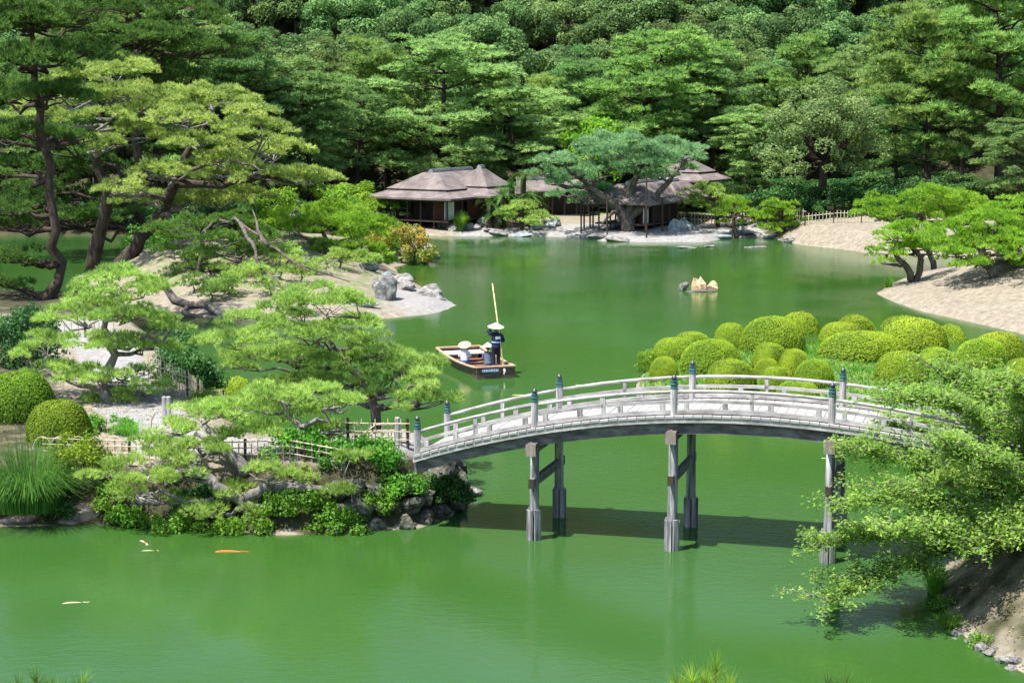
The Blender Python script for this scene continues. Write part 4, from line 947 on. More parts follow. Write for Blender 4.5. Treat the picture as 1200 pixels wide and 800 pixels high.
# orange rocks standing in the pond
for px, sx, sz, mt, sd, lab in ((800,.28,.36,'rock',51,'grey stone left of the orange rocks in the pond'), (815,.24,.6,'rock_orange',52,'pointed orange rock standing in the pond'), (822,.24,.56,'rock_orange',53,'second pointed orange rock touching the first one'), (834,.42,.42,'rock_orange',54,'blunt orange grey rock right of the pointed ones')):
    rock(lab, W(px, 340), (sx*1.25, .4, sz), sd, mt, 0, lift=.55)
rock('flat reef stone just above the water around the orange rocks', W(818,341.5), (1.3,.45,.07), 55, 'rock_mossy', 0, lift=.2)
for px, py, w_, lab in ((806,290.5,.95,'long flat stepping stone near the gravel beach'), (832,289,.55,'short flat stepping stone beside the long one'), (884,290,.95,'flat stepping stone off the clipped pine shore')):
    rock(lab, W(px, py), (w_, .55, .1), int(px), 'rock', 0, lift=.4)
# far shore rocks
fr = [(523,266,.9,.75,'rock','pale boulder at the shore left of the fountain grass'),(533,272,.7,.5,'rock','low white stone before the fountain grass'),(556,270,.8,.5,'rock','grey stone right of the fountain grass'),(570,266,.9,.6,'rock','rounded stone below the cycads'),(584,272,.9,.35,'rock','flat stone at the water below the cycads'),(598,266,.8,.8,'rock_pink','brownish upright stone beside the small round pine'),(612,273,.9,.35,'rock_blue','flat dark stone at the water below the small round pine'),(628,269,.9,.5,'rock_blue','blue grey stone at the gravel beach corner'),(642,267,.9,.6,'rock_blue','largest blue grey boulder at the gravel beach'),(652,265,.6,.7,'rock_blue','pointed dark stone beside the largest blue grey boulder'),(576,276,.7,.25,'rock','low waterline stone before the tea house'),(792,271,.9,.85,'rock_blue','leaning blue green slab on the gravel beach'),(801,267,.8,.7,'rock_blue','squat blue green boulder on the gravel beach'),(722,279,1.1,.3,'rock','low white stones at the beach edge before the great pine'),(700,279,1.1,.3,'rock','pale stones in a low heap left of the great pine'),(845,279,1.0,.35,'rock_blue','low stone at the foot of the clipped shore pine'),(872,278,1.2,.4,'rock_blue','dark shore stone between the two clipped shore pines'),(900,280,.8,.35,'rock_blue','dark shore stone below the layered clipped pine'),(925,281,.7,.4,'rock','grey shore stone where the bare bank begins')]
for i, (px, py, w_, h_, mt, lab) in enumerate(fr): rock(lab, on(px, py, .4), (w_, .6, h_), 60+i, mt)
for i, (px, py, s_) in enumerate([(1112,735,.12),(1122,745,.15),(1135,752,.12),(1148,760,.16),(1160,768,.13),(1175,775,.17),(1185,783,.14),(1118,752,.1),(1168,762,.1),(1192,776,.15)]):
    rock('small pale stone along the waterline of the cherry bank', on(px, py, .1), (s_*1.2, s_, s_*.8), 90+i, 'rock', group='waterline stones of the cherry bank')
# stepping kerb along the pond foot of the right bank
# ------------------------------------------------------------------ stone lantern
lb = ground_at(351,113.5); t = thing('stone_lantern', 'weathered grey stone lantern rising out of the flat topped pine', 'lantern', tuple(lb)); zt = P(351,246,113.5)[2]; hh = zt-lb[2]
def lz(f): return lb + np.array((0,0,hh*f))
MB().lathe(lb, [(.45,0),(.45,hh*.08),(.3,hh*.12)], 6).build('base', M['stone_lantern'], t)
MB().lathe(lz(.1), [(.2,0),(.17,hh*.2),(.2,hh*.42)], 12).build('shaft', M['stone_lantern'], t)
MB().lathe(lz(.5), [(.25,0),(.45,hh*.06),(.45,hh*.12)], 6).build('platform', M['stone_lantern'], t)
MB().lathe(lz(.61), [(.33,0),(.33,hh*.17)], 6).build('fire_box', M['stone_lantern'], t)
MB().lathe(lz(.77), [(.58,0),(.55,hh*.04),(.25,hh*.13),(.12,hh*.15)], 6).build('roof', M['stone_lantern'], t)
MB().lathe(lz(.91), [(.1,0),(.16,hh*.04),(.1,hh*.07),(.02,hh*.1)], 10).build('finial', M['stone_lantern'], t)

# ------------------------------------------------------------------ fences
def fence(name, label, pts, h, gap, rails, mat='bamboo', post_every=9, pr=.018, jit=.04, post_mat='house_wood', lattice=False, postr=.045, both=True):
    """bamboo fence over ground points, each picket a piece of its own"""
    pts = [np.array(p, float) for p in pts]; t = thing(name, label, 'fence', tuple(pts[0])); O = ORG(t)
    pk = MB().tube([(0,0,-.1),(0,0,1)], pr, 6).mesh('picket', M[mat]); po = MB().tube([(0,0,-.2),(0,0,1)], postr, 8).mesh('post', M[post_mat]); i = 0
    for a, b in zip(pts[:-1], pts[1:]):
        L = np.linalg.norm(b-a); n = max(1, int(round(L/gap)))
        for q in range(n):
            p = a + (b-a)*q/n; post = i % post_every == 0; o = link('post' if post else 'picket', po if post else pk, t)
            o.location = tuple(p-O); o.scale = (1,1,h*(1.03 if post else random.uniform(1-jit,1+jit) * (1 if (i%2 or not lattice) else .8))); o.rotation_euler = (random.uniform(-.02,.02), random.uniform(-.02,.02), 0); i += 1
    for r in rails:
        for a, b in zip(pts[:-1], pts[1:]):
            d = (b-a)/np.linalg.norm(b-a); sd = np.cross(d, (0,0,1)); up = np.array((0,0,h*r))
            MB().tube([a+up-sd*pr*1.8-d*.05, b+up-sd*pr*1.8+d*.05], pr*.95, 6).build('rail', M[mat], t)
    return t
def fl(l, dz=0): return [np.array((*on(px, py, 1.5)[:2], on(px, py, 1.5)[2]+dz)) for px, py in l]
fence('bamboo_fence', 'bamboo lattice fence along the near edge of the white path', fl([(478,541),(440,541),(400,541),(340,541),(280,540),(220,540),(160,538),(110,537),(52,535)]), .62, .21, (.3,.62,.9), lattice=True)
fence('bamboo_fence', 'taller bamboo lattice fence on the pond side of the white path', fl([(478,523),(440,523),(400,522),(370,521)]), .8, .2, (.25,.55,.85), lattice=True)
fence('bamboo_fence', 'pale bamboo picket fence descending along the bending gravel path', fl([(306,503),(285,492),(262,482),(240,473),(218,464),(196,455),(172,447)]), .92, .24, (.35,.75))
fence('bamboo_fence', 'low shaded bamboo fence where the path runs under the tall pine', fl([(20,396),(60,395),(100,395),(142,396)]), .7, .35, (.4,.85))
fence('bamboo_fence', 'bamboo fence on top of the bare far bank', [ground_at(938,141,0), ground_at(975,139.5,0), ground_at(1015,138,0)], 1.0, .3, (.35,.8), 'bamboo', 8, .032)
fence('bamboo_fence', 'white bamboo fence behind the gravel beach in front of the pavilion', [ground_at(772,149.5,0), ground_at(830,149.5,0), ground_at(870,149,0), ground_at(905,147,0), ground_at(938,143,0)], 1.0, .3, (.35,.8), 'bamboo', 8, .032)
fence('wooden_palisade', 'dark palisade with pale top rail behind the great pine', fl([(744,259),(770,258),(800,258)]), .9, .5, (.4,.9), 'bamboo_dark', 6, .05)
for px, py, lab in ((193,492,'grey square gate post at the path bend'), (198,492,'second grey gate post at the path bend'), (466,542,'grey weathered end post of the fence by the bridge')):
    b = on(px, py, 1.5); t = thing('gate_post', lab, 'post', tuple(b)); MB().tube([b-np.array((0,0,.2)), b+np.array((0,0,.75))], [.085,.08], 10).build('shaft', M['wood_post'], t); MB().lathe(b+np.array((0,0,.75)), [(.08,0),(.04,.03)], 10).build('top', M['wood_post'], t)
b = on(176,520,1.5); tag(MB().tube([b, b+np.array((.02,0,.4)), b+np.array((.06,0,.75)), b+np.array((.17,0,.98)), b+np.array((.28,.02,1.0))], [.03,.03,.03,.027,.022], 8).build('bamboo_stake', M['bamboo'], None, True), 'single bent pale bamboo stake beside the near fence', 'stake')
for i, px in enumerate((50,70,92,113,134,155)):
    b = on(px, 529, 1.5); w_ = .30; pts = [b + np.array((-w_*math.cos(a), .02*i%3, .5*math.sin(a)-.05)) for a in np.linspace(0, math.pi, 11)]
    tag(MB().tube(pts, .014, 6).build('bamboo_hoop', M['bamboo'], None, True), 'bent bamboo edging hoop before the clipped domes', 'hoop', 'bamboo edging hoops')

# ------------------------------------------------------------------ tea house
ANG = R(-31)      # the houses stand turned by this angle
def house_frame(px, py, z):
    """corner of an eave on the photograph -> local axes: r along the right wall (away), l along the left wall"""
    return W(px, py, z)
LV = np.array((-math.cos(ANG), -math.sin(ANG), 0.)); RV = np.array((-math.sin(ANG), math.cos(ANG), 0.))   # left wall dir, right wall dir (both leave the near corner)
def hip_roof(t, corner, ll, lr, z0, z1, inset, tier=None, mat='roof', name='roof', thick=.16):
    """hip roof on the rectangle corner + ll*LV + lr*RV; ridge along the longer side"""
    c = np.array((corner[0], corner[1], 0.)); A = c; Bq = c+LV*ll; Cq = c+LV*ll+RV*lr; Dq = c+RV*lr
    def lvl(f, z):   # rectangle pulled in by f of the half-width towards the ridge
        h = min(ll, lr)/2; d = h*f*inset
        return [A+LV*d+RV*d+ZU*z, Bq-LV*d+RV*d+ZU*z, Cq-LV*d-RV*d+ZU*z, Dq+LV*d-RV*d+ZU*z]
    rings = []
    if tier:       # lower, flatter skirt then the steeper upper roof
        f, zt = tier; rings = [(lvl(0,z0-thick)), (lvl(0,z0)), (lvl(f,zt)), (lvl(f-.06,zt+.10)), (lvl(1,z1))]
    else: rings = [lvl(0,z0-thick), lvl(0,z0), lvl(.5,z0+(z1-z0)*.44), lvl(1,z1)]
    vs = [p for r in rings for p in r]; fs = []
    for i in range(len(rings)-1):
        for j in range(4): fs.append((i*4+j, i*4+(j+1)%4, i*4+4+(j+1)%4, i*4+4+j))
    k = (len(rings)-1)*4; fs += [(3,2,1,0), (k,k+1,k+2,k+3)]
    o = MB().add(vs, fs).build(name, M[mat], t)
    top = rings[-1]; a, b = (top[0]+top[3])/2, (top[1]+top[2])/2; c2, d2 = (top[0]+top[1])/2, (top[3]+top[2])/2
    if np.linalg.norm(a-b) < np.linalg.norm(c2-d2): a, b = c2, d2
    if np.linalg.norm(a-b) < .5: a = a + LV*.3; b = b - LV*.3
    MB().beam(a+ZU*.08, b+ZU*.08, .45, .2).build('ridge_cap', M['roof_tile'], o); MB().beam(a+ZU*.23, b+ZU*.23, .22, .12).build('ridge_tile', M['roof_tile'], o)
    return o
def walls(t, corner, ll, lr, z0, z1, ins, fl_z, nl, nr, panels, base_z=None):
    """veranda posts on the two visible sides, recessed dark wall, floor, panels"""
    c = np.array((corner[0], corner[1], 0.)) + LV*ins + RV*ins; ll -= 2*ins; lr -= 2*ins
    for i in range(nl): p = c + LV*ll*i/(nl-1); MB().beam(p+ZU*z0, p+ZU*(z1+.3), .14, .14, (1,0,0)).build('post', M['house_wood'], t)
    for i in range(1, nr): p = c + RV*lr*i/(nr-1); MB().beam(p+ZU*z0, p+ZU*(z1+.3), .14, .14, (1,0,0)).build('post', M['house_wood'], t)
    for i in range(1, nr): p = c + LV*ll + RV*lr*i/(nr-1); MB().beam(p+ZU*z0, p+ZU*(z1+.3), .14, .14, (1,0,0)).build('post', M['house_wood'], t)
    mid = c + LV*ll/2 + RV*lr/2
    MB().box(mid+ZU*fl_z, (ll+.5, lr+.5, .14), (LV, RV, ZU)).build('floor', M['house_wood'], t)
    w = MB().box(c + LV*ll*.42 + RV*(lr*.5+1.1) + ZU*((fl_z+z1)/2+.1), (ll*.62, lr-2.2, z1-fl_z+.3), (LV, RV, ZU)).build('wall', M['house_wood'], t)
    e = MB().beam(c+ZU*(z1-.05)-LV*.1, c+LV*(ll+.1)+ZU*(z1-.05), .12, .2).build('lintel', M['house_wood'], t); MB().beam(c+ZU*(z1-.05)+RV*.12, c+RV*lr+ZU*(z1-.05), .12, .2).build('lintel', M['house_wood'], t)
    for side, f0, f1, mat in panels:
        if side == 'L': a = c + LV*ll*f0 + RV*1.02; b = c + LV*ll*f1 + RV*1.02
        else: a = c + RV*lr*f0 + LV*.25; b = c + RV*lr*f1 + LV*.25
        MB().beam(a+ZU*(fl_z+.07+(z1-fl_z)*.45), b+ZU*(fl_z+.07+(z1-fl_z)*.45), .06, (z1-fl_z)*.88).build('sliding_panel', M[mat], t)
tc_ = W(528,233.5,3.15); th = thing('tea_house', 'low tea house with a wide grey hip roof and open dark veranda', 'building', (tc_[0], tc_[1]+5, 0))
tx = hip_roof(th, tc_, 8.9, 14.0, 3.15, 5.15, .82, (.42,3.72))
walls(th, tc_, 8.9, 14.0, .5, 2.95, 1.0, 1.15, 6, 6, [('R',.0,.12,'plaster'),('R',.3,.45,'house_red'),('L',.1,.3,'house_red')])
hip_roof(th, tc_ + RV*3.9 - LV*1.6, 5.6, 5.8, 3.25, 5.5, .92, (.42,3.9), name='wing_roof')
cw = thing('corridor', 'low covered corridor roof linking the tea house and the pavilion', 'building', tuple(np.array((P(642,235,156)[0], 156, 0))))
c0 = P(605,224,156); c1 = P(690,224,157.5); zc = c0[2]; z2 = P(642,210,157.5)[2]
vs = [c0*np.array((1,1,0))+ZU*zc, c1*np.array((1,1,0))+ZU*zc, c1*np.array((1,1,0))+ZU*z2+np.array((0,1.8,0)), c0*np.array((1,1,0))+ZU*z2+np.array((0,1.8,0)), c1*np.array((1,1,0))+ZU*zc+np.array((0,3.6,0)), c0*np.array((1,1,0))+ZU*zc+np.array((0,3.6,0))]
v2 = [v-ZU*.14 for v in vs]
MB().add(vs+v2, [(0,1,2,3),(3,2,4,5),(6,9,8,7),(9,11,10,8),(0,6,7,1),(5,4,10,11),(0,3,9,6),(3,5,11,9),(1,7,8,2),(2,8,10,4)]).build('roof', M['roof'], cw)
MB().beam((vs[2]+ZU*.07), (vs[3]+ZU*.07), .35, .18).build('ridge_cap', M['roof_tile'], cw)
for i in range(7):
    p = c0 + (c1-c0)*i/6; MB().beam(np.array((p[0], p[1]+.4, .5)), np.array((p[0], p[1]+.4, zc)), .13, .13, (1,0,0)).build('post', M['house_wood'], cw)
a = c0+np.array((0,2.2,0)); b = c1+np.array((0,2.2,0)); MB().beam(np.array((a[0],a[1],1.6)), np.array((b[0],b[1],1.6)), .1, 2.0).build('wall', M['house_wood'], cw)
MB().beam(np.array((c0[0],c0[1]+1.2,.9)), np.array((c1[0],c1[1]+1.2,.9)), 2.2, .12).build('floor', M['house_wood'], cw)
pc = W(762,239,2.95); pv = thing('pavilion', 'dark pavilion with a two tier hip roof rising to a capped peak', 'building', (pc[0], pc[1]+4, 0))
hip_roof(pv, pc, 6.2, 9.5, 2.95, 4.4, .62, None, name='lower_roof')
walls(pv, pc, 6.2, 9.5, .5, 2.75, .9, 1.1, 5, 6, [('L',.05,.25,'house_red'),('L',.34,.5,'paper'),('L',.56,.72,'paper'),('R',.02,.14,'paper'),('R',.3,.5,'house_wood')])
uc = W(826,211.5,4.35); uc = np.array((uc[0]-.3, uc[1]-.5, 0)); MB().box(uc+LV*2.6+RV*2.6+ZU*3.2, (4.2,4.2,2.3), (LV,RV,ZU)).build('upper_wall', M['house_wood'], pv)
hip_roof(pv, uc-LV*.4-RV*.4, 6.0, 6.0, 4.35, 6.15, .93, (.45,4.95), name='upper_roof')
c3 = W(812,236,2.95); hip_roof(pv, np.array((c3[0]-1.0,c3[1]+1.5,0)), 5.2, 6.5, 3.0, 4.3, .6, None, name='side_roof')
# cycads by the tea house
def cycad(label, base, h, r):
    base = np.array(base, float); t = thing('cycad', label, 'plant', tuple(base)); MB().tube([base-ZU*.1, base+ZU*h*.5, base+ZU*h], [.28,.24,.26], 9).build('trunk', M['bark_dark'], t)
    V = []; T = []
    for i in range(46):
        a = random.uniform(0,6.28); el = random.uniform(-.15,1.25); L = r*random.uniform(.85,1.1); prev = None; n_ = 9
        dirh = np.array((math.cos(a), math.sin(a), 0)); sd = np.array((-math.sin(a), math.cos(a), 0)); tint = random.uniform(.2,.9)
        for j in range(n_):
            f0, f1 = j/n_, (j+1)/n_; fpt = lambda f: base + ZU*h + dirh*L*math.cos(el)*f + ZU*(L*math.sin(el)*f - .55*L*f*f)
            for s_ in (-1,1):
                p, q = fpt(f0), fpt(f1); w_ = .2*r/1.5*math.sin(math.pi*min(.97,.15+.85*f0)); tip = (p+q)/2 + sd*s_*w_ + dirh*.08
                V += [p, (p+q)/2, tip]; T += [tint]*3
    link('fronds', np_mesh('fronds', np.array(V)-base, 3, T, M['leaf_cycad']), t)
for px, D, h, r, lab in ((583,147.5,1.4,1.7,'lowest cycad at the tea house corner'), (590,148.5,2.8,1.9,'cycad in front of the tea house wing'), (574,148,2.3,1.6,'bushy cycad leaning on the tea house corner'), (613,149.5,4.4,1.5,'tallest cycad with a bare stem against the corridor roof'), (622,148.6,2.6,1.7,'cycad behind the rounded light green pine'), (600,149.5,3.3,1.7,'cycad half hidden between the taller ones')):
    cycad(lab, ground_at(px, D, 0), h, r)

# ------------------------------------------------------------------ boat and people
bo = np.array((-1.55,74.5,0)); boat = thing('rowing_boat', 'flat bottomed wooden tour boat with pale gunwale carrying three people', 'boat', tuple(bo))
S0 = np.array((-.70,71.8,0)); AX = np.array((-.303,.953,0)); SX = np.array((AX[1], -AX[0], 0)); BLEN = 5.75      # stern middle, towards the bow, to the right
def bpt(f, s, z): return S0 + AX*f*BLEN + SX*s + ZU*z
def halfw(f): return .86 + .17*f + .07*math.sin(math.pi*f)
def sheer(f): return .40 + .10*(2*f-.9)**2
n = 12; vs = []; fs = []
for i in range(n+1):
    f = i/n; w = halfw(f); zt = sheer(f)
    vs += [bpt(f,-w,zt), bpt(f,-w*.86,-.12), bpt(f,w*.86,-.12), bpt(f,w,zt), bpt(f,w-.05,zt), bpt(f,w*.86-.05,-.04), bpt(f,-w*.86+.05,-.04), bpt(f,-w+.05,zt)]
for i in range(n):
    for j in range(8): fs.append((i*8+j, i*8+(j+1)%8, i*8+8+(j+1)%8, i*8+8+j))
fs += [(7,6,5,4,3,2,1,0), tuple(n*8+j for j in range(8))]
MB().add(vs, fs).build('hull', M['boat_wood'], boat)
for f in (0.0,1.0):
    w = halfw(f); MB().beam(bpt(f,-w,sheer(f)*.5-.05), bpt(f,w,sheer(f)*.5-.05), .07, sheer(f)+.1).build('transom', M['boat_wood'], boat)
for s in (-1,1):
    vs = []; 
    for i in range(n+1):
        f = i/n; w = halfw(f)*s; zt = sheer(f)
        for a, b in ((-.07,0),(.05,0),(.05,.05),(-.07,.05)): vs.append(bpt(f, w+a, zt+b))
    MB().add(vs, [(i*4+j, i*4+(j+1)%4, i*4+4+(j+1)%4, i*4+4+j) for i in range(n) for j in range(4)] + [(3,2,1,0),(n*4,n*4+1,n*4+2,n*4+3)]).build('gunwale', M['boat_trim'], boat)
MB().beam(bpt(0,-halfw(0),sheer(0)+.03), bpt(0,halfw(0),sheer(0)+.03), .16, .06).build('stern_rail', M['boat_trim'], boat)
MB().beam(bpt(1,-halfw(1),sheer(1)+.03), bpt(1,halfw(1),sheer(1)+.03), .16, .06).build('bow_rail', M['boat_trim'], boat)
MB().box(bpt(.12,0,.28), (1.66,1.2,.05), (SX,AX,ZU)).build('stern_deck', M['boat_pale'], boat)
MB().box(bpt(.89,0,.38), (1.9,1.0,.05), (SX,AX,ZU)).build('bow_deck', M['boat_pale'], boat)
for f in (.38,.54,.70): MB().box(bpt(f,0,.22), (1.8,.30,.05), (SX,AX,ZU)).build('thwart', M['boat_inside'], boat)
MB().box(bpt(.5,0,-.02), (1.5,5.3,.03), (SX,AX,ZU)).build('floor', M['boat_inside'], boat)
pl = MB().box(bpt(-.012,-.25,.36), (.75,.02,.12), (SX,AX,ZU)).build('name_plate', M['sash'], boat)
for i in range(6): MB().box(bpt(-.017,-.53+i*.11,.36), (.05,.006,.05+.02*(i%2)), (SX,AX,ZU)).build('painted_mark', M['white_print'], pl)
MB().tube([bpt(-.02,.35,.42), bpt(-.025,.37,.3), bpt(-.025,.33,.2), bpt(-.025,.36,.12)], [.035,.05,.03,.02], 7).build('mooring_rope', M['rope'], boat, True)

def remesh(o, v):
    md = o.modifiers.new('remesh', 'REMESH'); md.mode = 'VOXEL'; md.voxel_size = v; md.use_smooth_shade = True
    sm = o.modifiers.new('smooth', 'SMOOTH'); sm.factor = .5; sm.iterations = 3
def arm(mb, a, b, c, r=(.055,.045,.034)): mb.tube([a, (np.array(a)+b)/2, b], [r[0], r[0]*.95, r[1]], 9); mb.tube([b, (np.array(b)+c)/2, c], [r[1], r[1]*.95, r[2]], 9); mb.ell(b, (r[1],)*3, 8, 6)
def hand(mb, w, d, up):
    w = np.array(w, float); d = unit(np.array(d, float)); up = np.array(up, float); up = unit(up - d*np.dot(up, d)); s = np.cross(d, up)
    mb.box(w+d*.045, (.10,.085,.03), (d, s, up))
    for i, L in enumerate((.07,.08,.075,.06)):
        b = w + d*.09 + s*(-.032+.021*i); mb.tube([b, b+d*L*.5-up*.008, b+d*L*.8-up*.03], [.010,.009,.007], 6)
    b = w + d*.03 + s*(-.045); mb.tube([b, b+d*.035-s*.03, b+d*.06-s*.035-up*.015], [.012,.010,.008], 6)
def head(mb, c, f):
    """head centred at c looking along f: skull, jaw, nose, ears, brow and mouth"""
    c = np.array(c, float); f = unit(np.array(f, float)); s = np.cross(f, ZU); s = unit(s)
    mb.ell(c+ZU*.02, (.078,.09,.105)); mb.ell(c+f*.02-ZU*.055, (.058,.062,.06)); mb.ell(c+f*.098-ZU*.012, (.013,.016,.022), 8, 6)
    for q in (-1,1): mb.ell(c+s*q*.08-ZU*.005, (.014,.02,.03), 8, 6); mb.ell(c+s*q*.032+f*.082+ZU*.012, (.014,.012,.009), 8, 6)
    mb.ell(c+f*.078-ZU*.058, (.024,.012,.008), 8, 6)
def hat(t, c, rim, h, mat, tilt=0., tdir=None):
    o = MB().lathe((0,0,0), [(rim,0),(rim*.97,.012),(rim*.55,h*.48),(rim*.2,h*.88),(.03,h),(.0,h*1.01),(.0,h*.95),(rim*.5,h*.42),(rim*.96,-.006)], 26).build('straw_hat', M[mat], t, True, False)
    o.location = tuple(np.array(c)-ORG(t)); o.rotation_euler = (tilt if tdir is None else tdir[0], 0 if tdir is None else tdir[1], 0)
    MB().lathe((0,0,0), [(.095,-.02),(.1,.03),(.09,.05)], 16).build('hat_band', M['navy'], o, True, False); return o
# boatman, standing on the stern deck, back to the camera
def boatman():
    c = bpt(.17,.33,.305); t = thing('person', 'standing boatman in navy coat and straw hat working a long bamboo pole', 'person', tuple(c)); f = unit(AX*.9+SX*-.1); s = np.cross(f, ZU)  # s = right of body
    q = lambda r, fw, z: c + s*r + f*fw + ZU*z
    b = MB(); head(b, q(0,.03,1.53), f); b.tube([q(0,0,1.32), q(0,.02,1.45)], [.055,.05], 10)
    la, lb_, lc = q(-.2,0,1.32), q(-.27,.1,1.42), q(-.1,.16,1.56); ra, rb, rc_ = q(.2,0,1.30), q(.28,-.02,1.05), q(.25,.08,.84)
    b.tube([q(-.18,0,1.3), q(.18,0,1.3)], .05, 8); b.tube([q(0,0,1.34), q(0,0,.85)], [.1,.1], 10)
    arm(b, la, lb_, lc, (.05,.042,.03)); arm(b, ra, rb, rc_, (.05,.042,.03)); hand(b, lc, q(.02,.2,1.66)-lc, -f); hand(b, rc_, q(.25,.16,.72)-rc_, s)
    for k in (-1,1): b.tube([q(k*.09,0,.88), q(k*.10,.03,.46), q(k*.11,0,.08)], [.075,.055,.04], 10); b.ell(q(k*.11,.06,.035), (.045,.045,.035)); b.tube([q(k*.11,-.03,.035), q(k*.115,.17,.028)], [.04,.033], 8)
    o = b.build('body', M['skin'], t); remesh(o, .012)
    j = MB(); j.tube([q(0,0,1.40), q(0,0,1.33), q(0,0,1.15), q(0,0,.95), q(0,0,.80)], [.09,.17,.185,.18,.205], 16); j.tube([q(-.19,0,1.31), q(0,0,1.34), q(.19,0,1.31)], [.085,.1,.085], 10)
    j.tube([la, (la+lb_)/2, lb_, lb_+(lc-lb_)*.35], [.085,.085,.09,.085], 10); j.tube([ra, (ra+rb)/2, rb, rb+(rc_-rb)*.15], [.085,.085,.09,.085], 10)
    o = j.build('coat', M['navy'], t); remesh(o, .016)
    MB().box(q(0,-.188,1.2), (.2,.02,.11), (s,f,ZU)).build('back_crest', M['white_print'], o)
    MB().tube([q(0,0,.98), q(0,0,1.045)], .193, 18).build('sash', M['sash'], t, True)
    l = MB(); l.tube([q(-.0,0,.9), q(0,0,.76)], [.165,.16], 14)
    for k in (-1,1): l.tube([q(k*.085,0,.85), q(k*.10,.03,.46), q(k*.11,0,.1)], [.1,.082,.065], 10)
    o = l.build('trousers', M['navy_trousers'], t); remesh(o, .016)
    MB().ell(q(0,-.01,1.57), (.09,.1,.10)).build('hair', M['hair'], t, True)
    hat(t, q(0,.02,1.60), .33, .17, 'straw', tdir=(.12,.06))
    t.scale = (1.1,1.1,1.1)
    # the pole passes through both hands down into the water
    a = W(603,446); u = lc + (q(.02,.2,1.66)-lc)*.3; 
    top = P(577,332,lc[1]+.1); foot = W(594,448, -.25); foot = P(593,449,lc[1]-.35)
    pole = thing('punt_pole', 'long pale bamboo punt pole slanting from the boatman into the water', 'pole', tuple(foot)); MB().tube([foot-ZU*.25, foot+(top-foot)*.5, top], [.035,.033,.026], 8).build('cane', M['bamboo_pole'], pole, True)
    for k in range(1,12): m_ = foot+(top-foot)*k/12; d_ = unit(top-foot); MB().tube([m_-d_*.012, m_+d_*.012], .038, 8).build('node_ring', M['bamboo_pole'], pole)
boatman()
def sitter(label, c, f, top, low, hatm, hrim, hh, bend=.08, tdir=(0,0)):
    c = np.array(c); t = thing('person', label, 'person', tuple(c)); f = unit(np.array(f, float)); s = np.cross(f, ZU); q = lambda r, fw, z: c + s*r + f*fw + ZU*z
    b = MB(); head(b, q(0,bend+.04,.70), f); b.tube([q(0,bend,.50), q(0,bend+.02,.62)], [.05,.046], 10); b.tube([q(0,0,.08), q(0,bend,.5)], [.1,.1], 10); b.tube([q(-.16,bend,.47), q(.16,bend,.47)], .045, 8)
    for k in (-1,1):
        arm(b, q(k*.18,bend,.46), q(k*.23,.1,.24), q(k*.12,.3,.2), (.046,.038,.028)); hand(b, q(k*.12,.3,.2), f*.8-s*k*.3-ZU*.2, ZU)
        b.tube([q(k*.09,0,.08), q(k*.11,.40,.10), q(k*.11,.46,-.16)], [.075,.055,.04], 10); b.tube([q(k*.11,.44,-.17), q(k*.11,.60,-.18)], [.04,.03], 8)
    o = b.build('body', M['skin'], t); remesh(o, .012)
    j = MB(); j.tube([q(0,bend,.56), q(0,bend,.49), q(0,bend*.6,.3), q(0,0,.04)], [.08,.16,.165,.18], 14); j.tube([q(-.17,bend,.47), q(0,bend,.5), q(.17,bend,.47)], [.075,.09,.075], 10)
    for k in (-1,1): j.tube([q(k*.18,bend,.46), q(k*.225,.1,.26), q(k*.18,.2,.23)], [.075,.068,.062], 9)
    o = j.build('shirt', M[top], t); remesh(o, .016)
    l = MB(); l.tube([q(0,-.02,.0), q(0,-.02,.14)], [.185,.17], 14)
    for k in (-1,1): l.tube([q(k*.09,0,.08), q(k*.11,.40,.10), q(k*.11,.46,-.1)], [.1,.075,.06], 10)
    o = l.build('trousers', M[low], t); remesh(o, .016)
    MB().ell(q(0,bend+.02,.735), (.088,.098,.10)).build('hair', M['hair'], t, True); hat(t, q(0,bend+.03,.765), hrim, hh, hatm, tdir=tdir); return t
sitter('seated passenger in white shirt and blue trousers wearing a round straw hat', bpt(.54,-.48,.245), AX*.8+SX*.3, 'cloth_white', 'cloth_blue', 'straw_dark', .29, .13, .06, (.45,-.1))
sitter('seated passenger in dark navy top wearing a pointed pale straw hat', bpt(.38,.33,.245), AX+SX*.25, 'cloth_grey', 'cloth_grey', 'straw', .29, .2, .12, (-.08,0))

# ------------------------------------------------------------------ koi and floating bits
def koi(label, px, py, L, ang, mat, z=.0):
    p = W(px, py); t = thing('koi', label, 'fish', (p[0], p[1], z)); n_ = 9; m_ = 10; vs = []
    for i in range(n_+1):
        f = i/n_; r = .05*L/.6*math.sin(math.pi*min(1,f*.92+.06))**.7*(1-.5*f) + .004; bend = .035*math.sin(f*4.)
        for j in range(m_): a = 6.2832*j/m_; vs.append(((f-.5)*L, bend+r*.8*math.cos(a), r*math.sin(a)-.03))
    fs = [(i*m_+j, i*m_+(j+1)%m_, (i+1)*m_+(j+1)%m_, (i+1)*m_+j) for i in range(n_) for j in range(m_)] + [tuple(range(m_-1,-1,-1)), tuple(range(n_*m_,(n_+1)*m_))]
    MB().add(vs, fs).build('body', M[mat], t, True, False)
    MB().add([(L*.40,-.02,-.005),(L*.40,.0,-.03),(L*.68,-.09,-.008),(L*.62,-.02,-.01),(L*.7,.06,-.008),(L*.40,.02,.0)], [(0,2,3,5),(5,3,4,1)]).build('tail_fin', M[mat], t, False, False)
    for s_ in (-1,1): MB().add([(-.18*L,s_*.05,-.02),(-.08*L,s_*.05,-.02),(-.05*L,s_*.15,-.025),(-.12*L,s_*.14,-.025)], [(0,1,2,3)]).build('pectoral_fin', M[mat], t, False, False)
    t.rotation_euler[2] = ang
koi('bright orange koi swimming below the low sprawling pine', 269, 646, .78, .05, 'koi_orange', .012)
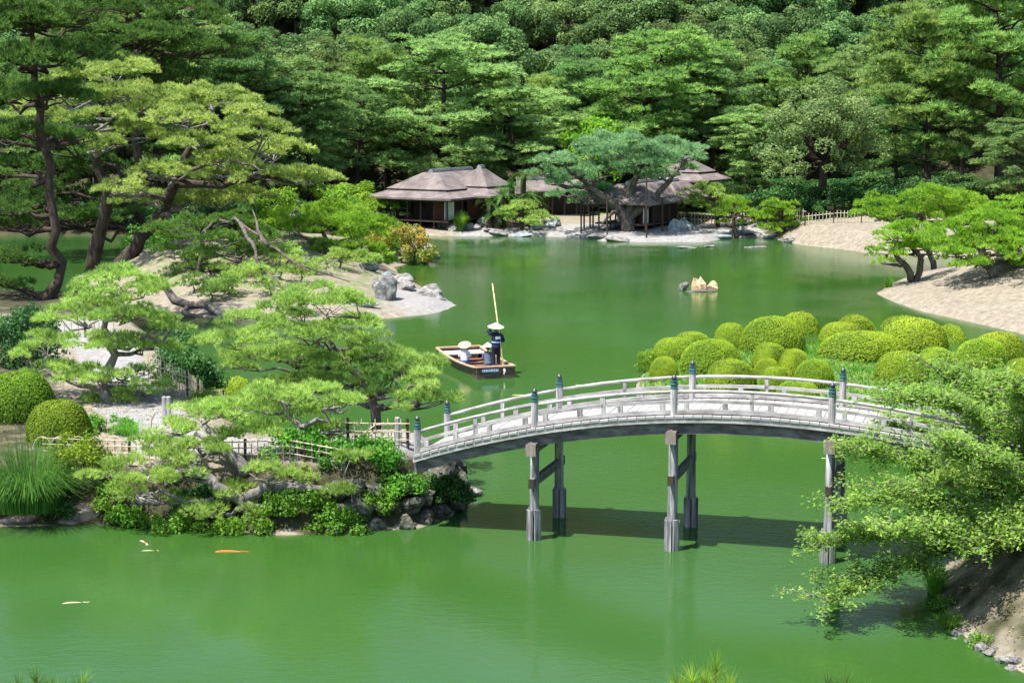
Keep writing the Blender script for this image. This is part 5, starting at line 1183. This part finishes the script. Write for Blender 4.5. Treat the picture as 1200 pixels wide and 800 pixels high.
koi('small red and white koi near the pale stone bank', 168, 635, .5, -.9, 'koi_red', .012)
koi('pale white koi beside the small red one', 175, 645, .5, .1, 'koi_white', .006)
koi('yellow white koi alone in open water', 86, 706, .55, .25, 'koi_white', .012)
koi('dim golden koi gliding under the water surface', 455, 680, .6, .1, 'koi_yellow', -.03)

def floater(label, px, py, L, w_, ang, mat):
    p = W(px, py); c, s_ = math.cos(ang), math.sin(ang); vs = []
    for x, y in ((-1,0),(-.6,1),(.5,.9),(1,0),(.5,-.8),(-.6,-1)): vs.append((p[0]+c*x*L/2-s_*y*w_/2, p[1]+s_*x*L/2+c*y*w_/2, .006)); 
    v2 = [(x,y,.018) for x,y,z in vs]; tag(MB().add(vs+v2, [(5,4,3,2,1,0),(6,7,8,9,10,11)]+[(i,(i+1)%6,6+(i+1)%6,6+i) for i in range(6)]).build('floating_leaf', M[mat]), label, 'leaf')
floater('brown dead frond floating above the bridge rail', 681, 452, .65, .12, -.75, 'dead_leaf'); floater('yellow leaf floating between boat and bridge', 608, 463, .55, .1, 0, 'dead_leaf_yellow')
floater('small brown leaf floating just behind the bridge rail', 686, 473, .3, .1, .2, 'dead_leaf'); floater('yellow leaf floating under the bridge beside the right piles', 966, 537, .2, .06, 0, 'dead_leaf_yellow')

# ------------------------------------------------------------------ cherry tree, right foreground
def cherry():
    base = np.array((13.3, 41.0, hz(13.3,41.0)-.1)); t = thing('cherry_tree', 'airy light green cherry tree reaching over the water from the right bank', 'tree', tuple(base))
    br = []; mb = MB()
    mb.tube([base, base+np.array((-.15,0,.7)), base+np.array((-.4,-.1,1.3)), base+np.array((-.9,-.1,1.9))], [.26,.21,.18,.14], 10)
    k0 = base+np.array((-.15,0,.8)); k1 = base+np.array((-.4,-.1,1.35)); k2 = base+np.array((-.9,-.1,1.9))
    mains = [(k0,P(1130,640,40),P(1050,665,38.5),P(968,704,37.4)),(k0,P(1150,620,40),P(1060,620,38.8),P(968,636,38)),(k1,P(1150,570,40.5),P(1080,545,39.5),P(1000,525,39)),(k1,P(1160,560,40),P(1090,570,38.5),P(1000,590,37.8)),(k2,P(1160,500,41),P(1110,470,40.5),P(1040,470,40)),(k2,P(1180,490,41.5),P(1150,455,42),P(1110,440,42)),(k2,P(1200,520,40),P(1210,470,39),P(1190,450,38.5)),(k1,P(1200,600,38.5),P(1180,620,37.5),P(1130,640,37)),(k0,P(1170,600,42),P(1120,600,43),P(1070,590,43)),(k2,P(1170,520,42.5),P(1110,510,43.5),P(1040,495,43)),(k1,P(1190,560,39),P(1150,540,38),P(1110,520,37.5)),(k0,P(1180,640,39),P(1110,620,37.6),P(1045,625,36.8)),(k1,P(1210,560,41),P(1240,540,42),P(1290,520,43)),(k2,P(1230,500,42),P(1260,470,42),P(1300,460,43))]
    C = []; Dn = []; tb = []
    for m_ in mains:
        pts = []
        for a, b in zip(m_[:-1], m_[1:]): pts += wiggle(a, b, 4, .035)[:-1]
        pts.append(m_[-1]); n_ = len(pts); mb.tube(pts, [.085*(1-.85*i/(n_-1)) for i in range(n_)], 7)
        for i in range(2, n_):
            for _ in range(9):
                a = random.uniform(0,6.28); L = random.uniform(.45,1.2); d = np.array((math.cos(a)*.8-.15, math.sin(a)*.8, random.uniform(-.15,.55))); e = pts[i] + d*L
                tw = wiggle(pts[i], e, 4, .06, .06); mb.tube(tw, [.018,.014,.011,.008,.004], 4)
                base_t = random.uniform(.2,.75)
                for j in range(1, 5):
                    for _ in range(15):
                        c = tw[j] + RNG.normal(0,.09,3); C.append(c); Dn.append(unit(np.array((random.uniform(-.7,.7), random.uniform(-.7,.7), 1.0)))); tb.append(base_t)
    o = mb.build('branches', M['bark_grey'], t, True)
    C = np.array(C); Dn = np.array(Dn); tb = np.array(tb) + RNG.normal(0,.15,len(C))
    crown_obj('foliage', [leaves(C, unit(Dn+.35*rdirs(len(C))), .125, .05, tb)], 4, M['leaf_cherry'], t, base)
cherry()
# leaf litter cover on the cherry bank and weeds
for i, (px, py, lab) in enumerate([(1105,712,'leafy weed at the waterline beneath the cherry branches'), (1150,757,'small green plant among the waterline stones')]):
    shrub('weed', lab, on(px, py, .2), (.28,.25), .3, 'leaf_bush', 500, .06, 8, .14, 'plant')

def litter():
    n = 9000; X = np.concatenate([RNG.uniform(9,18,n), RNG.uniform(-19,-3,n)]); Y = np.concatenate([RNG.uniform(32,47,n), RNG.uniform(46.5,62,n)])
    h, a, b, c, e = height(X, Y); k = ((e > .1) & (X > 8)) | ((a > .1) & (X < 0)); X, Y, h = X[k], Y[k], h[k]; m = len(X)
    V, t = leaves(np.stack([X, Y, h+.012], 1), unit(np.tile(np.array((0,0,1.)), (m,1)) + .3*rdirs(m)), .08, .045)
    tag(link('leaf_litter', np_mesh('leaf_litter', V, 4, t, M['litter'])), 'dry brown leaf litter scattered over the pond banks', 'leaf litter', kind='stuff')
M['litter'] = leaf_mat('litter', (.06,.04,.022), (.13,.09,.05), (.24,.18,.10), .1)
litter()
# ------------------------------------------------------------------ pine tips on the knoll below the viewer
def shoot(label, px, py, D, n_, wpx, mt='needle_bright'):
    top = P(px, py, D); gx, gy = top[0], D; gz = 10.3 - .44*(gy+1.5) + .25*math.sin(gx*.7)*math.sin(gy*.5) - .004*gx*gx
    b = np.array((gx, gy, gz-.1)); t = thing('young_pine', label, 'tree', tuple(b)); mb = MB(); mb.tube([b, (b+top)/2+np.array((.05,0,0)), top-ZU*.3], [.05,.04,.02], 8); parts = []
    for i in range(n_):
        x = (i-(n_-1)/2)/max(1,n_-1)*wpx*D/FPX; tip = top + np.array((x, random.uniform(-.15,.15), random.uniform(-.07,0) - abs(x)*.18)); root = top - ZU*.45 + np.array((x*.3,0,0)); mb.tube([root, (root+tip)/2, tip], [.015,.011,.006], 6)
        m_ = 9; cc = np.array([tip - (tip-root)*.07*q for q in range(m_)]); dv = np.tile(unit((tip-root)+ZU*.25), (m_,1)); parts.append(tufts(cc, dv, 26, .13, .004, .42))
    mb.build('stem', M['bark'], t, True); crown_obj('needles', parts, 3, M[mt], t, b)
shoot('bright young pine tip poking up below the viewpoint', 826, 790, 8.5, 5, 62)
shoot('dark young pine top below the viewpoint beside the pond', 50, 796, 9.5, 8, 120, 'needle_mid')
shoot('half hidden young pine tip right of the bright one', 985, 806, 9, 4, 60, 'needle_mid')
